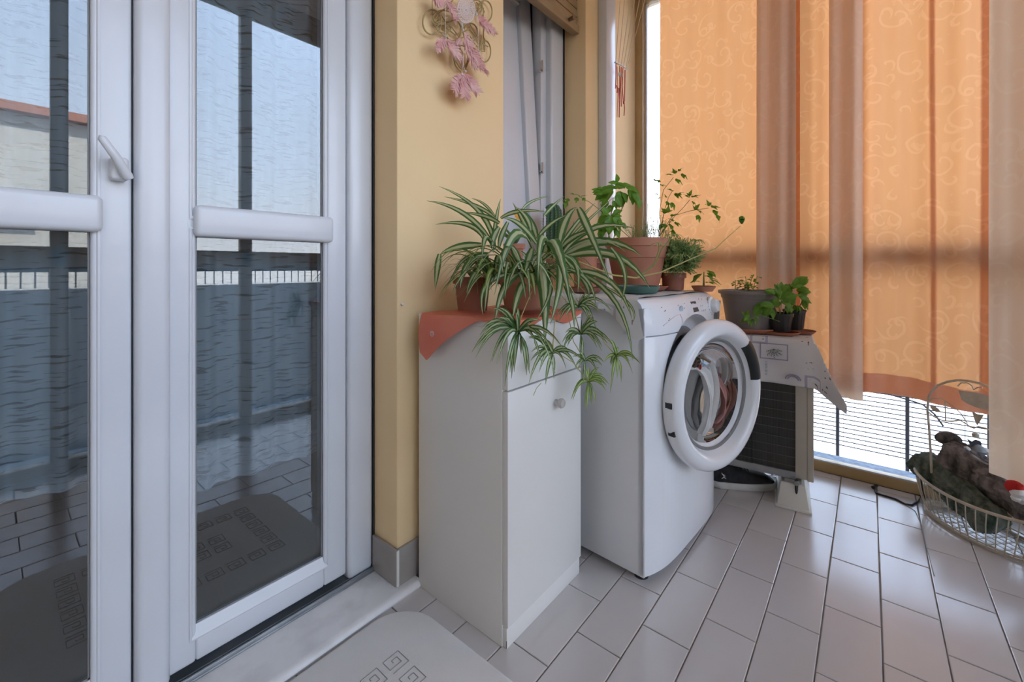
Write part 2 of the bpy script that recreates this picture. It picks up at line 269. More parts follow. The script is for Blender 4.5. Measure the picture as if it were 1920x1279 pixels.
# ------------------------------------------------------------------ helpers
def tag(o, label=None, cat=None, group=None, kind=None):
    if label: o['label'] = label
    if cat: o['category'] = cat
    if group: o['group'] = group
    if kind: o['kind'] = kind
    return o
def thing(name, loc, label, cat, rz=0, group=None, kind=None):
    o = bpy.data.objects.new(name, None); o.empty_display_size = .05; o.location = loc; o.rotation_euler = (0, 0, rz); COL.objects.link(o)
    return tag(o, label, cat, group, kind)
def struct_root(name, loc=(0, 0, 0)):
    return tag(thing(name, loc, None, None), kind='structure')
class MB:
    def __init__(s): s.v = []; s.f = []; s.uv = []; s.has_uv = False
    def add(s, vs, fs, uvs=None):
        n = len(s.v); s.v += [tuple(v) for v in vs]; s.f += [tuple(i+n for i in f) for f in fs]
        if uvs is None: uvs = [(0, 0)]*len(vs)
        else: s.has_uv = True
        s.uv += uvs; return s
    def box(s, x0, x1, y0, y1, z0, z1):
        vs = [(x, y, z) for z in (z0, z1) for y in (y0, y1) for x in (x0, x1)]
        return s.add(vs, [(0, 2, 3, 1), (4, 5, 7, 6), (0, 1, 5, 4), (2, 6, 7, 3), (0, 4, 6, 2), (1, 3, 7, 5)])
    def hexa(s, b4, t4):
        """box from four bottom and four top corners, counter-clockwise"""
        return s.add(list(b4)+list(t4), [(3, 2, 1, 0), (4, 5, 6, 7), (0, 1, 5, 4), (1, 2, 6, 5), (2, 3, 7, 6), (3, 0, 4, 7)])
    def tube(s, pts, r, n=8, closed=False, cap=True):
        pts = [Vector(p) for p in pts]; k = len(pts); rr = r if isinstance(r, (list, tuple)) else [r]*k
        vs = []; ref = None
        for i, p in enumerate(pts):
            if closed: t = pts[(i+1) % k]-pts[i-1]
            else: t = pts[min(i+1, k-1)]-pts[max(i-1, 0)]
            if t.length < 1e-9: t = Vector((0, 0, 1))
            t.normalize()
            if ref is None: ref = t.orthogonal().normalized()
            ref = ref-t*ref.dot(t)
            if ref.length < 1e-6: ref = t.orthogonal()
            ref.normalize(); bn = t.cross(ref)
            for j in range(n):
                a = 2*math.pi*j/n; vs.append(p+(ref*math.cos(a)+bn*math.sin(a))*rr[i])
        fs = []
        for i in range(k if closed else k-1):
            for j in range(n):
                a = i*n+j; b_ = i*n+(j+1) % n; c = ((i+1) % k)*n+(j+1) % n; d = ((i+1) % k)*n+j
                fs.append((a, b_, c, d))
        if cap and not closed: fs += [tuple(range(n-1, -1, -1)), tuple((k-1)*n+j for j in range(n))]
        return s.add(vs, fs)
    def lathe(s, prof, n=32, c=(0, 0, 0), mtx=None, sx=1, sy=1):
        vs = []
        for (r, h) in prof:
            for j in range(n):
                a = 2*math.pi*j/n; v = Vector((r*math.cos(a)*sx, r*math.sin(a)*sy, h))
                vs.append((mtx @ v if mtx else v)+Vector(c))
        fs = []
        for i in range(len(prof)-1):
            for j in range(n):
                fs.append((i*n+j, i*n+(j+1) % n, (i+1)*n+(j+1) % n, (i+1)*n+j))
        return s.add(vs, fs)
    def disc(s, r, c, n=24, mtx=None):
        vs = [Vector((0, 0, 0))]+[Vector((r*math.cos(2*math.pi*j/n), r*math.sin(2*math.pi*j/n), 0)) for j in range(n)]
        return s.add([(mtx @ v if mtx else v)+Vector(c) for v in vs], [(0, 1+j, 1+(j+1) % n) for j in range(n)])
    def grid(s, fn, nu, nv, uvfn=None):
        vs = []; uvs = []
        for j in range(nv+1):
            for i in range(nu+1):
                vs.append(fn(i/nu, j/nv)); uvs.append(uvfn(i/nu, j/nv) if uvfn else (i/nu, j/nv))
        fs = [(j*(nu+1)+i, j*(nu+1)+i+1, (j+1)*(nu+1)+i+1, (j+1)*(nu+1)+i) for j in range(nv) for i in range(nu)]
        return s.add(vs, fs, uvs)
    def ribbon(s, p0, p1, p2, wd, n=7, side=None, fold=.25, twist=0):
        """arched strap leaf: quadratic curve, tapering blade folded along its midrib"""
        p0, p1, p2 = Vector(p0), Vector(p1), Vector(p2); vs = []; uvs = []
        for i in range(n+1):
            t = i/n; p = p0*(1-t)**2+p1*2*t*(1-t)+p2*t*t; d = (p1-p0)*(1-t)+(p2-p1)*t
            if d.length < 1e-6: d = p2-p0
            d.normalize(); sd_ = side if side is not None else d.cross(Vector((0, 0, 1)))
            sd_ = Vector(sd_)
            sd_ = sd_-d*sd_.dot(d)
            if sd_.length < 1e-3: sd_ = d.orthogonal()
            sd_.normalize(); up = sd_.cross(d)
            w_ = wd*(.55+.45*min(1, t*4))*(1-max(0, (t-.35)/.65)**1.6)*.5+.0004
            tw = twist*t; s2 = sd_*math.cos(tw)+up*math.sin(tw); u2 = s2.cross(d)
            for u in (-1, 0, 1): vs.append(p+s2*u*w_+u2*(abs(u)*fold*w_)); uvs.append(((u+1)/2, t))
        fs = [(i*3+k, i*3+k+1, i*3+k+4, i*3+k+3) for i in range(n) for k in (0, 1)]
        return s.add(vs, fs, uvs)
    def blade(s, base_, dir_, nrm, ln, wd, droop=.25, lobes=0, nl=6, cup=.2):
        """broad leaf blade"""
        d = Vector(dir_).normalized(); n_ = Vector(nrm); n_ = (n_-d*n_.dot(d)); n_ = n_.normalized() if n_.length > 1e-4 else d.orthogonal().normalized()
        sd_ = d.cross(n_); vs = []; uvs = []
        for i in range(nl+1):
            t = i/nl; wv = math.sin(math.pi*min(1, .04+.96*t**.8))**.8*wd*.5
            if lobes: wv *= (.55+.45*abs(math.cos(t*math.pi*lobes)))
            if i == nl: wv = .0005
            c = Vector(base_)+d*ln*t-n_*droop*ln*t*t
            for u in (-1, -.5, 0, .5, 1): vs.append(c+sd_*u*wv+n_*(cup*wv*abs(u)+.06*ln*math.sin(t*9+u*3)*abs(u)*.5)); uvs.append(((u+1)/2, t))
        fs = [(i*5+k, i*5+k+1, i*5+k+6, i*5+k+5) for i in range(nl) for k in range(4)]
        return s.add(vs, fs, uvs)
    def build(s, name, m, parent=None, smooth=False, world=False, bev=0, seg=2, solid=0, kind=None, label=None):
        me = bpy.data.meshes.new(name); vs = s.v
        if world and parent is not None:
            p = parent
            while p.parent: p = p.parent
            inv = Matrix.LocRotScale(p.location, p.rotation_euler, None).inverted(); vs = [inv @ Vector(v) for v in vs]
        me.from_pydata([tuple(v) for v in vs], [], s.f)
        if s.has_uv:
            ul = me.uv_layers.new(name='UVMap')
            for lp in me.loops: ul.data[lp.index].uv = s.uv[lp.vertex_index]
        ob = bpy.data.objects.new(name, me); COL.objects.link(ob)
        if bev or True:
            bm = bmesh.new(); bm.from_mesh(me)
            if not s.has_uv: bmesh.ops.recalc_face_normals(bm, faces=bm.faces)
            if bev:
                es = [e for e in bm.edges if len(e.link_faces) == 2 and e.calc_face_angle(0) > .6]
                bmesh.ops.bevel(bm, geom=es, offset=bev, segments=seg, profile=.5, affect='EDGES', clamp_overlap=True)
            bm.to_mesh(me); bm.free()
        mm = M[m] if isinstance(m, str) else m
        me.materials.append(mm)
        if smooth:
            me.polygons.foreach_set('use_smooth', [True]*len(me.polygons))
            try: me.set_sharp_from_angle(angle=R(40))
            except Exception: pass
        if solid:
            md = ob.modifiers.new('thickness', 'SOLIDIFY'); md.thickness = solid; md.offset = 0
        if parent is not None: ob.parent = parent
        if kind: ob['kind'] = kind
        if label: ob['label'] = label
        return ob
def box(name, x0, x1, y0, y1, z0, z1, m, parent=None, bev=0, seg=2, world=False, **kw):
    return MB().box(x0, x1, y0, y1, z0, z1).build(name, m, parent, bev=bev, seg=seg, smooth=bool(bev), world=world, **kw)
def share(src, name, loc, parent, rot=(0, 0, 0)):
    o = bpy.data.objects.new(name, src.data); o.location = loc; o.rotation_euler = rot; COL.objects.link(o); o.parent = parent; return o
def cam2w(px, py, Y):
    """photograph pixel at camera depth Y metres -> world point"""
    X = (px-960)/809.5*Y; z = .97-(py-501.4)/809.5*Y
    return Vector((math.cos(TH)*X+math.sin(TH)*Y, -math.sin(TH)*X+math.cos(TH)*Y, z))
def lathe_pot(mb, c, r0, r1, h, rim=.012, rimh=.02, th=.006, n=36):
    mb.lathe([(0, .0), (r0, 0), (r0+.001, .004), (r1-rim*.6, h-rimh), (r1, h-rimh), (r1, h), (r1-th, h), (r1-th-.004, h-rimh), (r0-th, .01), (0, .01)], n, c)
    return mb
def pot(parent, c, r0, r1, h, m, rim=.012, rimh=.02, name='pot', bands=0, soil=True):
    mb = MB(); lathe_pot(mb, c, r0, r1, h, rim, rimh)
    for i in range(bands):
        t = .35+.3*i; rr = r0+(r1-r0)*t; mb.lathe([(rr-.001, h*t-.003), (rr+.003, h*t), (rr-.001, h*t+.003)], 36, c)
    o = mb.build(name, m, parent, smooth=True)
    if soil:
        n = 24; s = MB(); rs = r0+(r1-r0)*.78-.008
        s.lathe([(0, h*.82+.004), (rs*.5, h*.82+.003), (rs, h*.82)], n, c); s.build('soil', 'soil', parent, smooth=True)
    return o
def saucer(c, r, h, m, label, group=None):
    t = MB().lathe([(0, 0), (r*.82, 0), (r*.86, .002), (r, h*.9), (r, h), (r-.004, h), (r*.82, .005), (0, .005)], 36)
    o = t.build('plant_saucer', m, None, smooth=True); o.location = c
    return tag(o, label, 'saucer', group)
# ================================================================== SETTING
# floor with one object per tile
fl_ = MB().box(-1.6, 2.56, -.55, 1.34, -.05, -.0035).build('floor', 'grout'); tag(fl_, kind='structure')
TW, TL, GR = .1253, .2665, .0032
_full = None
for j in range(-5, 8):
    y1 = .4755-TW*j-GR/2; y0 = .4755-TW*(j+1)+GR/2; y1 = min(y1, 1.058); y0 = max(y0, -.5)
    off = (1.6637+j*TL/2) % TL
    i = -8
    while off+i*TL < 2.515:
        x0 = off+i*TL+GR/2; x1 = off+(i+1)*TL-GR/2; i += 1
        cx0, cx1 = max(x0, -1.6), min(x1, 2.515)
        if cx1-cx0 < .012: continue
        full = (abs(cx1-cx0-(TL-GR)) < 1e-4 and abs(y1-y0-(TW-GR)) < 1e-4)
        xc, yc = (cx0+cx1)/2, (y0+y1)/2; hx, hy = (cx1-cx0)/2, (y1-y0)/2
        if full and _full is not None: o = share(_full, 'floor_tile', (xc, yc, 0), fl_)
        else:
            b_ = .0018; mb = MB()
            mb.add([(sx_*(hx-q), sy_*(hy-q), z) for z, q in ((-.0035, 0), (-b_*.6, 0), (0, b_)) for sx_, sy_ in ((-1, -1), (1, -1), (1, 1), (-1, 1))],
                   [(k*4+a, k*4+(a+1) % 4, k*4+4+(a+1) % 4, k*4+4+a) for k in (0, 1) for a in range(4)]+[(8, 9, 10, 11)])
            o = mb.build('floor_tile', 'tile', fl_); o.location = (xc, yc, 0)
            if full: _full = o
        o.location.z = random.uniform(-.0003, .0003); o.rotation_euler = (random.uniform(-.0012, .0012), random.uniform(-.0012, .0012), 0)

# yellow rear wall
WB = struct_root('wall_back', (.5, 1.2, 0))
def wb(x0, x1, z0, z1, bev=.007): box('wall_section', x0, x1, 1.09, 1.34, z0, z1, 'plaster', WB, bev=bev, world=True)
wb(-1.75, -.345, 0, 2.72); wb(.777, 1.269, 0, 2.72); wb(1.896, 2.62, 0, 2.72)
wb(-.35, .78, 2.15, 2.72, .003); wb(1.262, 1.90, 0, .96, .003); wb(1.262, 1.90, 2.36, 2.72, .003)
tag(MB().box(-1.75, -1.6, -.58, 1.34, -.05, 2.72).build('wall_left', 'plaster'), kind='structure')
tag(MB().box(-1.75, 2.62, -.58, 1.34, 2.70, 2.80).build('ceiling', 'ceiling'), kind='structure')
tag(MB().box(-6, 2.62, 1.09, 7, 2.8, 9.5).build('sun_block_upper', 'plaster'), kind='structure')  # unseen mass above the rooms, added to keep sun off the veranda
# room behind
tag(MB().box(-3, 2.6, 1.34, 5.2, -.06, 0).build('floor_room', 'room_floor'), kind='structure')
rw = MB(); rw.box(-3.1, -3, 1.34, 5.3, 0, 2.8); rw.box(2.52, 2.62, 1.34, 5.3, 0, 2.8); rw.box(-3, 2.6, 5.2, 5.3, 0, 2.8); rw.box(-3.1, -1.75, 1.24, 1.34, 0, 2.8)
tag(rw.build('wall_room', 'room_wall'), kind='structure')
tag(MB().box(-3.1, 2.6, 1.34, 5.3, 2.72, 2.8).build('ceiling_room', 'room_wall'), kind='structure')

# skirting tiles
sk = struct_root('baseboard_back', (.9, 1.085, 0))
box('skirting_tile', .766, .776, 1.081, 1.205, .02, .128, 'skirt', sk, bev=.0025, world=True)
for i in range(7):
    x0 = .7765+i*.25; box('skirting_tile', x0, min(x0+.248, 2.478), 1.080, 1.090, 0, .128, 'skirt', sk, bev=.0025, world=True)
box('skirting_joint', .769, .7775, 1.0795, 1.083, .02, .1255, 'cream_plastic', sk, world=True)
# marble threshold
mt = MB(); prof = [(1.30, 0), (1.30, .018), (1.068, .018), (1.058, .0165), (1.051, .012), (1.048, .006), (1.050, 0)]
xs = (-.37, .838); mt.add([(x, y, z) for x in xs for y, z in prof], [tuple(range(7)), tuple(range(13, 6, -1))]+[(k, (k+1) % 7, 7+(k+1) % 7, 7+k) for k in range(7)])
tag(mt.build('trim_1', 'marble', smooth=True), kind='structure')
tr = MB(); tr.box(-.26, .772, 1.193, 1.30, .018, .024); tr.box(-.26, .772, 1.193, 1.199, .024, .034); tr.box(-.26, .772, 1.208, 1.212, .024, .03)
tag(tr.build('trim_2', 'alu_grey', bev=.0015, smooth=True), kind='structure')
# white trunking on the far wall
t3 = MB(); t3.box(2.02, 2.125, 1.04, 1.09, 0, 2.70)
tag(t3.build('trim_3', 'white_pvc', bev=.006, smooth=True), kind='structure')

# ------------------------------------------------------------------ french door
D = struct_root('door_1', (.215, 1.25, .02))
def dbox(name, x0, x1, y0, y1, z0, z1, bev=.008, par=None, m='white_pvc', seg=3): return box(name, x0, x1, y0, y1, z0, z1, m, par or D, bev=bev, seg=seg, world=True)
dbox('door_frame', .688, .771, 1.205, 1.30, .022, 2.15, .014); dbox('door_frame', -.335, -.252, 1.205, 1.30, .022, 2.15, .014); dbox('door_frame', -.252, .688, 1.205, 1.30, 2.085, 2.15, .01)
dbox('seal', .771, .778, 1.207, 1.30, .018, 2.15, 0, m='seal'); dbox('seal', -.345, -.335, 1.207, 1.30, .018, 2.15, 0, m='seal')
def leaf(x0, x1, gx0, gx1, cx0, cx1, astr=None, handle=False):
    z0, z1 = .045, 2.083
    lf = MB()
    # stiles and rails with a sloped glazing bead around each pane
    def rail(a, b_, c, d): lf.box(a, b_, 1.215, 1.262, c, d)
    rail(x0, gx0, z0, z1); rail(gx1, x1, z0, z1)
    L_ = lf.build('door_leaf', 'white_pvc', D, bev=.007, seg=3, smooth=True, world=True)
    dbox('bottom_rail', gx0-.001, gx1+.001, 1.2155, 1.262, z0, .100, .006, L_)
    dbox('top_rail', gx0-.001, gx1+.001, 1.2155, 1.262, 2.01, z1, .006, L_)
    bd = MB()
    for (za, zb) in ((.128, 1.045), (1.112, 1.995)):
        # bead: outer rectangle proud, inner edge at the glass
        o_ = [(gx0-.014, za-.03), (gx1+.014, za-.03), (gx1+.014, zb+.018), (gx0-.014, zb+.018)]; q = [(gx0, za), (gx1, za), (gx1, zb), (gx0, zb)]
        vs = [(x, 1.2135, z) for x, z in o_]+[(x+(.004 if k in (0, 3) else -.004), 1.2125, z+(.004 if k < 2 else -.004)) for k, (x, z) in enumerate(o_)]+[(x, 1.2245, z) for x, z in q]+[(x, 1.24, z) for x, z in q]
        bd.add(vs, [(a*4+k, a*4+(k+1) % 4, a*4+4+(k+1) % 4, a*4+4+k) for a in (0, 1, 2) for k in range(4)])
    bd.build('glazing_bead', 'white_pvc', L_, world=True)
    gk = MB()
    for (za, zb) in ((.128, 1.045), (1.112, 1.995)):
        for (a, b_, c, d) in ((gx0, gx0+.0035, za, zb), (gx1-.0035, gx1, za, zb), (gx0, gx1, za, za+.0035), (gx0, gx1, zb-.0035, zb)): gk.box(a, b_, 1.2275, 1.229, c, d)
        dbox('glass_pane', gx0-.001, gx1+.001, 1.229, 1.2305, za-.001, zb+.001, 0, L_, 'pane')
    gk.build('gasket', 'rubber_grey', L_, world=True)
    cb = MB().box(cx0, cx1, 1.196, 1.245, 1.042, 1.116).build('crossbar', 'white_pvc', L_, bev=.012, seg=4, smooth=True, world=True)
    if astr: dbox('astragal', astr[0], astr[1], 1.200, 1.262, z0-.012, z1, .015, L_)
    if handle:
        h = MB(); h.box(.1565, .1845, 1.188, 1.216, 1.150, 1.198)
        hb = h.build('handle_plate', 'white_pvc', L_, bev=.006, seg=3, smooth=True, world=True)
        lv = MB(); a = Vector((.181, 1.178, 1.158)); b_ = Vector((.140, 1.160, 1.228))
        lv.tube([a+Vector((.004, 0, -.006)), a, a.lerp(b_, .5)+Vector((0, -.003, 0)), b_-Vector((0, 0, .004)), b_], [.007, .0095, .0085, .0075, .005], 10)
        lv.tube([(.176, 1.195, 1.163), (.178, 1.178, 1.162)], .009, 10)
        lv.build('door_handle', 'white_pvc', hb, smooth=True, world=True)
leaf(.252, .6855, .3085, .616, .302, .638, astr=(.1965, .2585))
leaf(-.2515, .1935, -.19, .130, -.215, .147, handle=True)
dk = MB().box(.1935, .1965, 1.225, 1.25, .04, 2.08).build('seal', 'seal', D, world=True)

# ------------------------------------------------------------------ tilted window in the rear wall
W1 = struct_root('window_1', (1.58, 1.25, .98))
def w1(name, x0, x1, y0, y1, z0, z1, bev=.006, par=None, m='white_pvc'): return box(name, x0, x1, y0, y1, z0, z1, m, par or W1, bev=bev, seg=3, world=True)
w1('window_frame', 1.772, 1.884, 1.212, 1.30, .99, 2.36, .012); w1('window_frame', 1.728, 1.775, 1.245, 1.30, .99, 2.36, .004)
w1('window_frame', 1.27, 1.33, 1.212, 1.30, .99, 2.36, .008); w1('window_frame', 1.33, 1.73, 1.215, 1.30, .985, 1.045); w1('window_frame', 1.33, 1.73, 1.215, 1.30, 2.30, 2.36)
w1('seal', 1.884, 1.896, 1.214, 1.30, .98, 2.36, 0, m='seal')
w1('window_sill', 1.268, 1.897, 1.06, 1.215, .96, .985, .005, m='marble')
for z in (1.43, 1.93): 
    h = MB().box(1.722, 1.730, 1.232, 1.250, z, z+.055); h.box(1.712, 1.724, 1.236, 1.242, z+.005, z+.012); h.build('hinge', 'chrome', W1, world=True)
sa = tag(bpy.data.objects.new('window_sash', None)); bpy.data.objects.remove(sa)
sm = MB(); tl = R(-3.6); piv = Vector((0, 1.235, 1.035)); rot = Matrix.Rotation(-tl, 3, 'X')
def tilt(mb):
    mb.v = [tuple(rot.inverted() @ (Vector(v)-piv)+piv) for v in mb.v]; return mb
sm.box(1.335, 1.41, 1.222, 1.275, 1.03, 2.32); sm.box(1.628, 1.716, 1.222, 1.275, 1.03, 2.32); sm.box(1.40, 1.64, 1.224, 1.273, 1.03, 1.11); sm.box(1.40, 1.64, 1.224, 1.273, 2.24, 2.32)
S1 = tilt(sm).build('window_sash', 'white_pvc', W1, bev=.007, seg=3, smooth=True, world=True)
tilt(MB().box(1.405, 1.632, 1.246, 1.248, 1.105, 2.245)).build('glass_pane', 'frosted', S1, world=True)
sh = MB().box(1.262, 1.905, 1.128, 1.168, 2.150, 2.186).build('roller_shutter', 'trim_wood', W1, bev=.004, smooth=True, world=True)
for i in range(4): box('slat', 1.272, 1.893, 1.136, 1.150, 2.189+i*.043, 2.229+i*.043, 'trim_wood', sh, bev=.004, world=True)
MB().tube([(1.80, 1.128, 2.178), (1.795, 1.095, 2.176)], [.009, .012], 12).build('shutter_stop', 'brown_wood', sh, smooth=True, world=True)

# ------------------------------------------------------------------ end glazing (behind the curtains)
W2 = struct_root('window_2', (2.54, .3, 0))
def w2(name, x0, x1, y0, y1, z0, z1, m='alu_gold', bev=.003, par=None): return box(name, x0, x1, y0, y1, z0, z1, m, par or W2, bev=bev, world=True)
w2('window_frame', 2.518, 2.575, -.5, 1.05, 0, .047); w2('window_frame', 2.500, 2.575, -.5, 1.05, .970, 1.068); w2('window_frame', 2.49, 2.575, -.5, 1.09, 2.56, 2.70)
w2('window_frame', 2.482, 2.575, 1.043, 1.09, 0, 2.6); w2('window_frame', 2.518, 2.575, .26, .32, .04, 2.57); w2('window_frame', 2.50, 2.575, -.555, -.47, 0, 2.70)
w2('gasket', 2.520, 2.53, 1.032, 1.043, .05, 2.56, 'white_pvc', 0); w2('gasket', 2.522, 2.53, -.47, 1.043, .047, .053, 'white_pvc', 0)
for y0, y1 in ((-.47, .26), (.32, 1.043)):
    for z0, z1 in ((.047, .97), (1.068, 2.56)): w2('glass_pane', 2.545, 2.5475, y0, y1, z0, z1, 'clear', 0)
tag(MB().box(2.576, 2.68, -.8, 1.3, -.10, .035).build('trim_4', 'sill_blue'), kind='structure')
# ------------------------------------------------------------------ side glazing
W3 = struct_root('window_3', (.4, -.53, 0))
def w3(name, x0, x1, z0, z1, m='alu_gold', bev=.003): return box(name, x0, x1, -.555, -.50, z0, z1, m, W3, bev=bev, world=True)
w3('window_frame', -1.6, 2.50, 0, .05); w3('window_frame', -1.6, 2.50, .97, 1.068); w3('window_frame', -1.6, 2.50, 2.53, 2.70)
px_ = [-1.6, -.62, .18, .98, 1.78, 2.46]
for x in px_[:-1]: w3('window_frame', x, x+.06, .04, 2.55)
for a, b_ in zip(px_, px_[1:]):
    for z0, z1 in ((.05, .97), (1.068, 2.53)): box('glass_pane', a+.06, b_, -.530, -.5275, z0, z1, 'clear', W3, world=True)
tag(MB().box(-1.75, 2.57, -.80, -.556, -.10, .0).build('trim_5', 'sill_blue'), kind='structure')

# ------------------------------------------------------------------ outdoors
tag(MB().box(8, 60, -9, 60, -3.4, -3.3).build('ground', 'concrete'), kind='structure')
tag(MB().box(-60, 60, -60, 60, -3.5, -3.32).build('ground_street', mat('asphalt', (.05, .055, .065, 1), (.07, .075, .085, 1), .95, 4)), kind='structure')
rl = thing('balcony_railing', (2.9, .2, 0), 'dark wire railing with fine horizontal rods outside the end window, under the curtain hem', 'railing')
wr = MB()
for i in range(40):
    z = .02+i*.0235; wr.tube([(2.9, -.86, z), (2.9, 1.6, z)], .0030, 4)
for i in range(54):
    y = -.84+i*.045; wr.tube([(2.9, y, .0), (2.9, y, .93)], .0012, 4)
wr.build('wire_mesh', 'rail_dark', rl, world=True, kind='stuff')
for y in (.13, -.145, -.42, .44): MB().tube([(2.885, y, -.05), (2.885, y, .95)], .008, 8).build('post', 'rail_dark', rl, world=True)
MB().tube([(2.87, .8, .36)]+[(2.87, .22-.42*t, .345-.09*max(0, t-.35)**2) for t in [k/14 for k in range(15)]]+[(2.87, -.24, .27), (2.87, -.27, .22)], .004, 6).build('curved_rod', 'rail_dark', rl, world=True)
MB().tube([(2.9, -.86, .95), (2.9, 1.6, .95)], .012, 8).build('handrail', 'rail_dark', rl, world=True)
rs = thing('balcony_railing', (.4, -.95, 0), 'clear glass parapet with a low rail along the veranda, mirrored in the door', 'railing')
rb = MB()
for i in range(88): rb.tube([(-1.7+i*.05, -.9, .86), (-1.7+i*.05, -.9, .95)], .004, 6)
rb.build('bars', 'cream_wire', rs, world=True, kind='stuff'); box('parapet', -1.75, 2.70, -.935, -.915, -.10, .865, glass_mat('parapet_glass', (.95, .955, .96, 1), .7), rs, world=True)
MB().tube([(-1.75, -.9, .96), (2.82, -.9, .96)], .016, 8).build('handrail', 'rail_dark', rs, world=True)
bl = thing('apartment_building', (0, -13, -3.3), 'pale apartment block across the street, seen only as a reflection in the door glass', 'building')
box('facade', -11, 1.6, -15, -13, -3.3, 4.6, 'render_white', bl, world=True)
for i in range(5):
    for j in range(3):
        x = -10.2+i*2.3; z = -2+j*2.4; w_ = box('window', x, x+1.0, -13.02, -12.98, z, z+1.4, 'shutter_grey', bl, world=True)
        box('balcony', x-.3, x+1.3, -12.98, -12.3, z-.25, z-.12, 'concrete', bl, world=True) if j else None
gw = MB().box(-14, 8, -9.6, -9.3, -3.3, .55).build('reflection_screen', mat('dark_reflection_screen', (.045, .05, .06, 1), (.07, .075, .085, 1), .9, 2)); tag(gw, 'long dark screen added across the street to darken the low door-glass reflections', 'wall')  # unseen screen, added so the door glass mirrors dark below the horizon
box('roof', -11.3, 1.9, -15.2, -12.7, 4.6, 4.8, 'terracotta', bl, world=True)
# ================================================================== CURTAINS
def curtain(name, pts, ztop, hem, label, waves, m='curtain', group='orange curtains of the end window', shade_strips=(), hemband=0, nv=30, nu=90, sag=0, uv0=0, taper=0):
    P = [Vector((a, b_, 0)) for a, b_ in pts]; ls = [0]
    for a, b_ in zip(P, P[1:]): ls.append(ls[-1]+(b_-a).length)
    T = ls[-1]
    def at(u):
        s = u*T
        for k in range(len(P)-1):
            if s <= ls[k+1]+1e-9:
                t = (s-ls[k])/(ls[k+1]-ls[k]); d = (P[k+1]-P[k]).normalized(); return P[k].lerp(P[k+1], t), Vector((d.y, -d.x, 0)), s
        d = (P[-1]-P[-2]).normalized(); return P[-1], Vector((d.y, -d.x, 0)), s
    def pos(u, z, off=0):
        c, nrm, s = at(u); k = 0
        for (amp, wl, ph, sh_) in waves:
            q = math.sin(2*math.pi*s/wl+ph+.35*math.sin(z*1.3+ph)); q = math.copysign(abs(q)**sh_, q); k += amp*q*(1-.35*taper*max(0, (z-.5)/2))
        p = c+nrm*(k+off); p.z = z; return p
    def fn(u, v, off=0):
        hz = hem(u) if callable(hem) else hem
        z = ztop+(hz-ztop)*v; return pos(u, z, off)
    g = MB().grid(lambda u, v: fn(u, v), nu, nv, lambda u, v: (u*T*1.12+uv0, (1-v)*2.2))
    o = g.build(name, m, smooth=True); tag(o, label, 'curtain', group)
    if hemband:
        def fh(u, v):
            hz = hem(u) if callable(hem) else hem
            return pos(u, hz+hemband*(1-v), .0025)
        MB().grid(fh, nu, 3, lambda u, v: (u*T+uv0+5, v*.1)).build('hem', 'curtain_lining', o, smooth=True)
    for (ua, ub, off) in shade_strips:      # extra strips behind the panel, added to darken bands like shaded folds
        MB().grid(lambda u, v: pos(ua+(ub-ua)*u+.004*math.sin(v*5+ua*9), ztop+((hem(ua) if callable(hem) else hem)+.01-ztop)*v, -.006-off*math.sin(u*math.pi)), 8, nv, lambda u, v: (u*.03+ua, (1-v)*2.2)).build('fold_shade_strip', m, o, smooth=True)
    return o
cx = 2.43
curtain('curtain', [(cx, .915), (cx, .25)], 2.62, .42, 'orange scroll-patterned curtain beside the bare strip of window, behind the herb pots', [(.010, .31, .5, 1), (.004, .11, 0, 1)], hemband=.085)
curtain('curtain', [(2.402, .425), (2.392, .38), (2.400, .33), (2.398, .262)], 2.62, .425, 'turned-back edge of the first curtain, layer shade in its colour, directly left of the black herb pots', [(.010, .085, .4, 1)], m='curtain_layer_shade', uv0=8, nu=36)
curtain('curtain', [(cx, .30), (cx, .24), (cx, .015)], 2.62, .425, 'orange curtain panel behind the two black herb pots', [(.012, .16, .9, 1), (.004, .07, 2, 1)], hemband=.085, uv0=1.3)
curtain('curtain', [(2.395, .138), (2.388, .09), (2.392, .02)], 2.62, lambda u: .405-.012*u, 'narrow doubled curtain drop, layer shade in its colour, hanging lower than its neighbours', [(.009, .075, .4, 1)], m='curtain_layer_shade', uv0=2.2, nu=24)
curtain('curtain', [(2.425, .022), (2.43, -.12), (2.43, -.52)], 2.62, lambda u: .432-.03*u+.006*math.sin(u*7), 'wide orange curtain panel with a deep darker hem above the wire basket', [(.011, .27, 1.2, 1), (.006, .095, 0, 1)], hemband=.083, uv0=4.1, shade_strips=((.39, .42, .006), (.65, .70, .008)))
curtain('curtain', [(2.205, -.325), (2.13, -.395), (2.0, -.425), (1.80, -.43)], 2.62, lambda u: .262-.01*u, 'orange curtain nearest the viewer, paled by front light put into its colour, hanging long over the end of the wire basket', [(.010, .15, .3, 1), (.004, .06, 1, 1)], m='curtain_front_lit', uv0=6.3)
# sheer voile behind the french door
def sheer(x0, x1, z0, label):
    g = MB().grid(lambda u, v: (x0+(x1-x0)*u, 1.318+.013*math.sin(u*(x1-x0)*2*math.pi/.135+1+.6*v)+.006*math.sin(u*(x1-x0)*2*math.pi/.05), 2.08+(z0-2.08)*v), 90, 30, lambda u, v: (u*(x1-x0)*1.6, (1-v)*(2.08-z0)))
    tag(g.build('sheer_curtain', 'sheer', smooth=True), label, 'curtain')
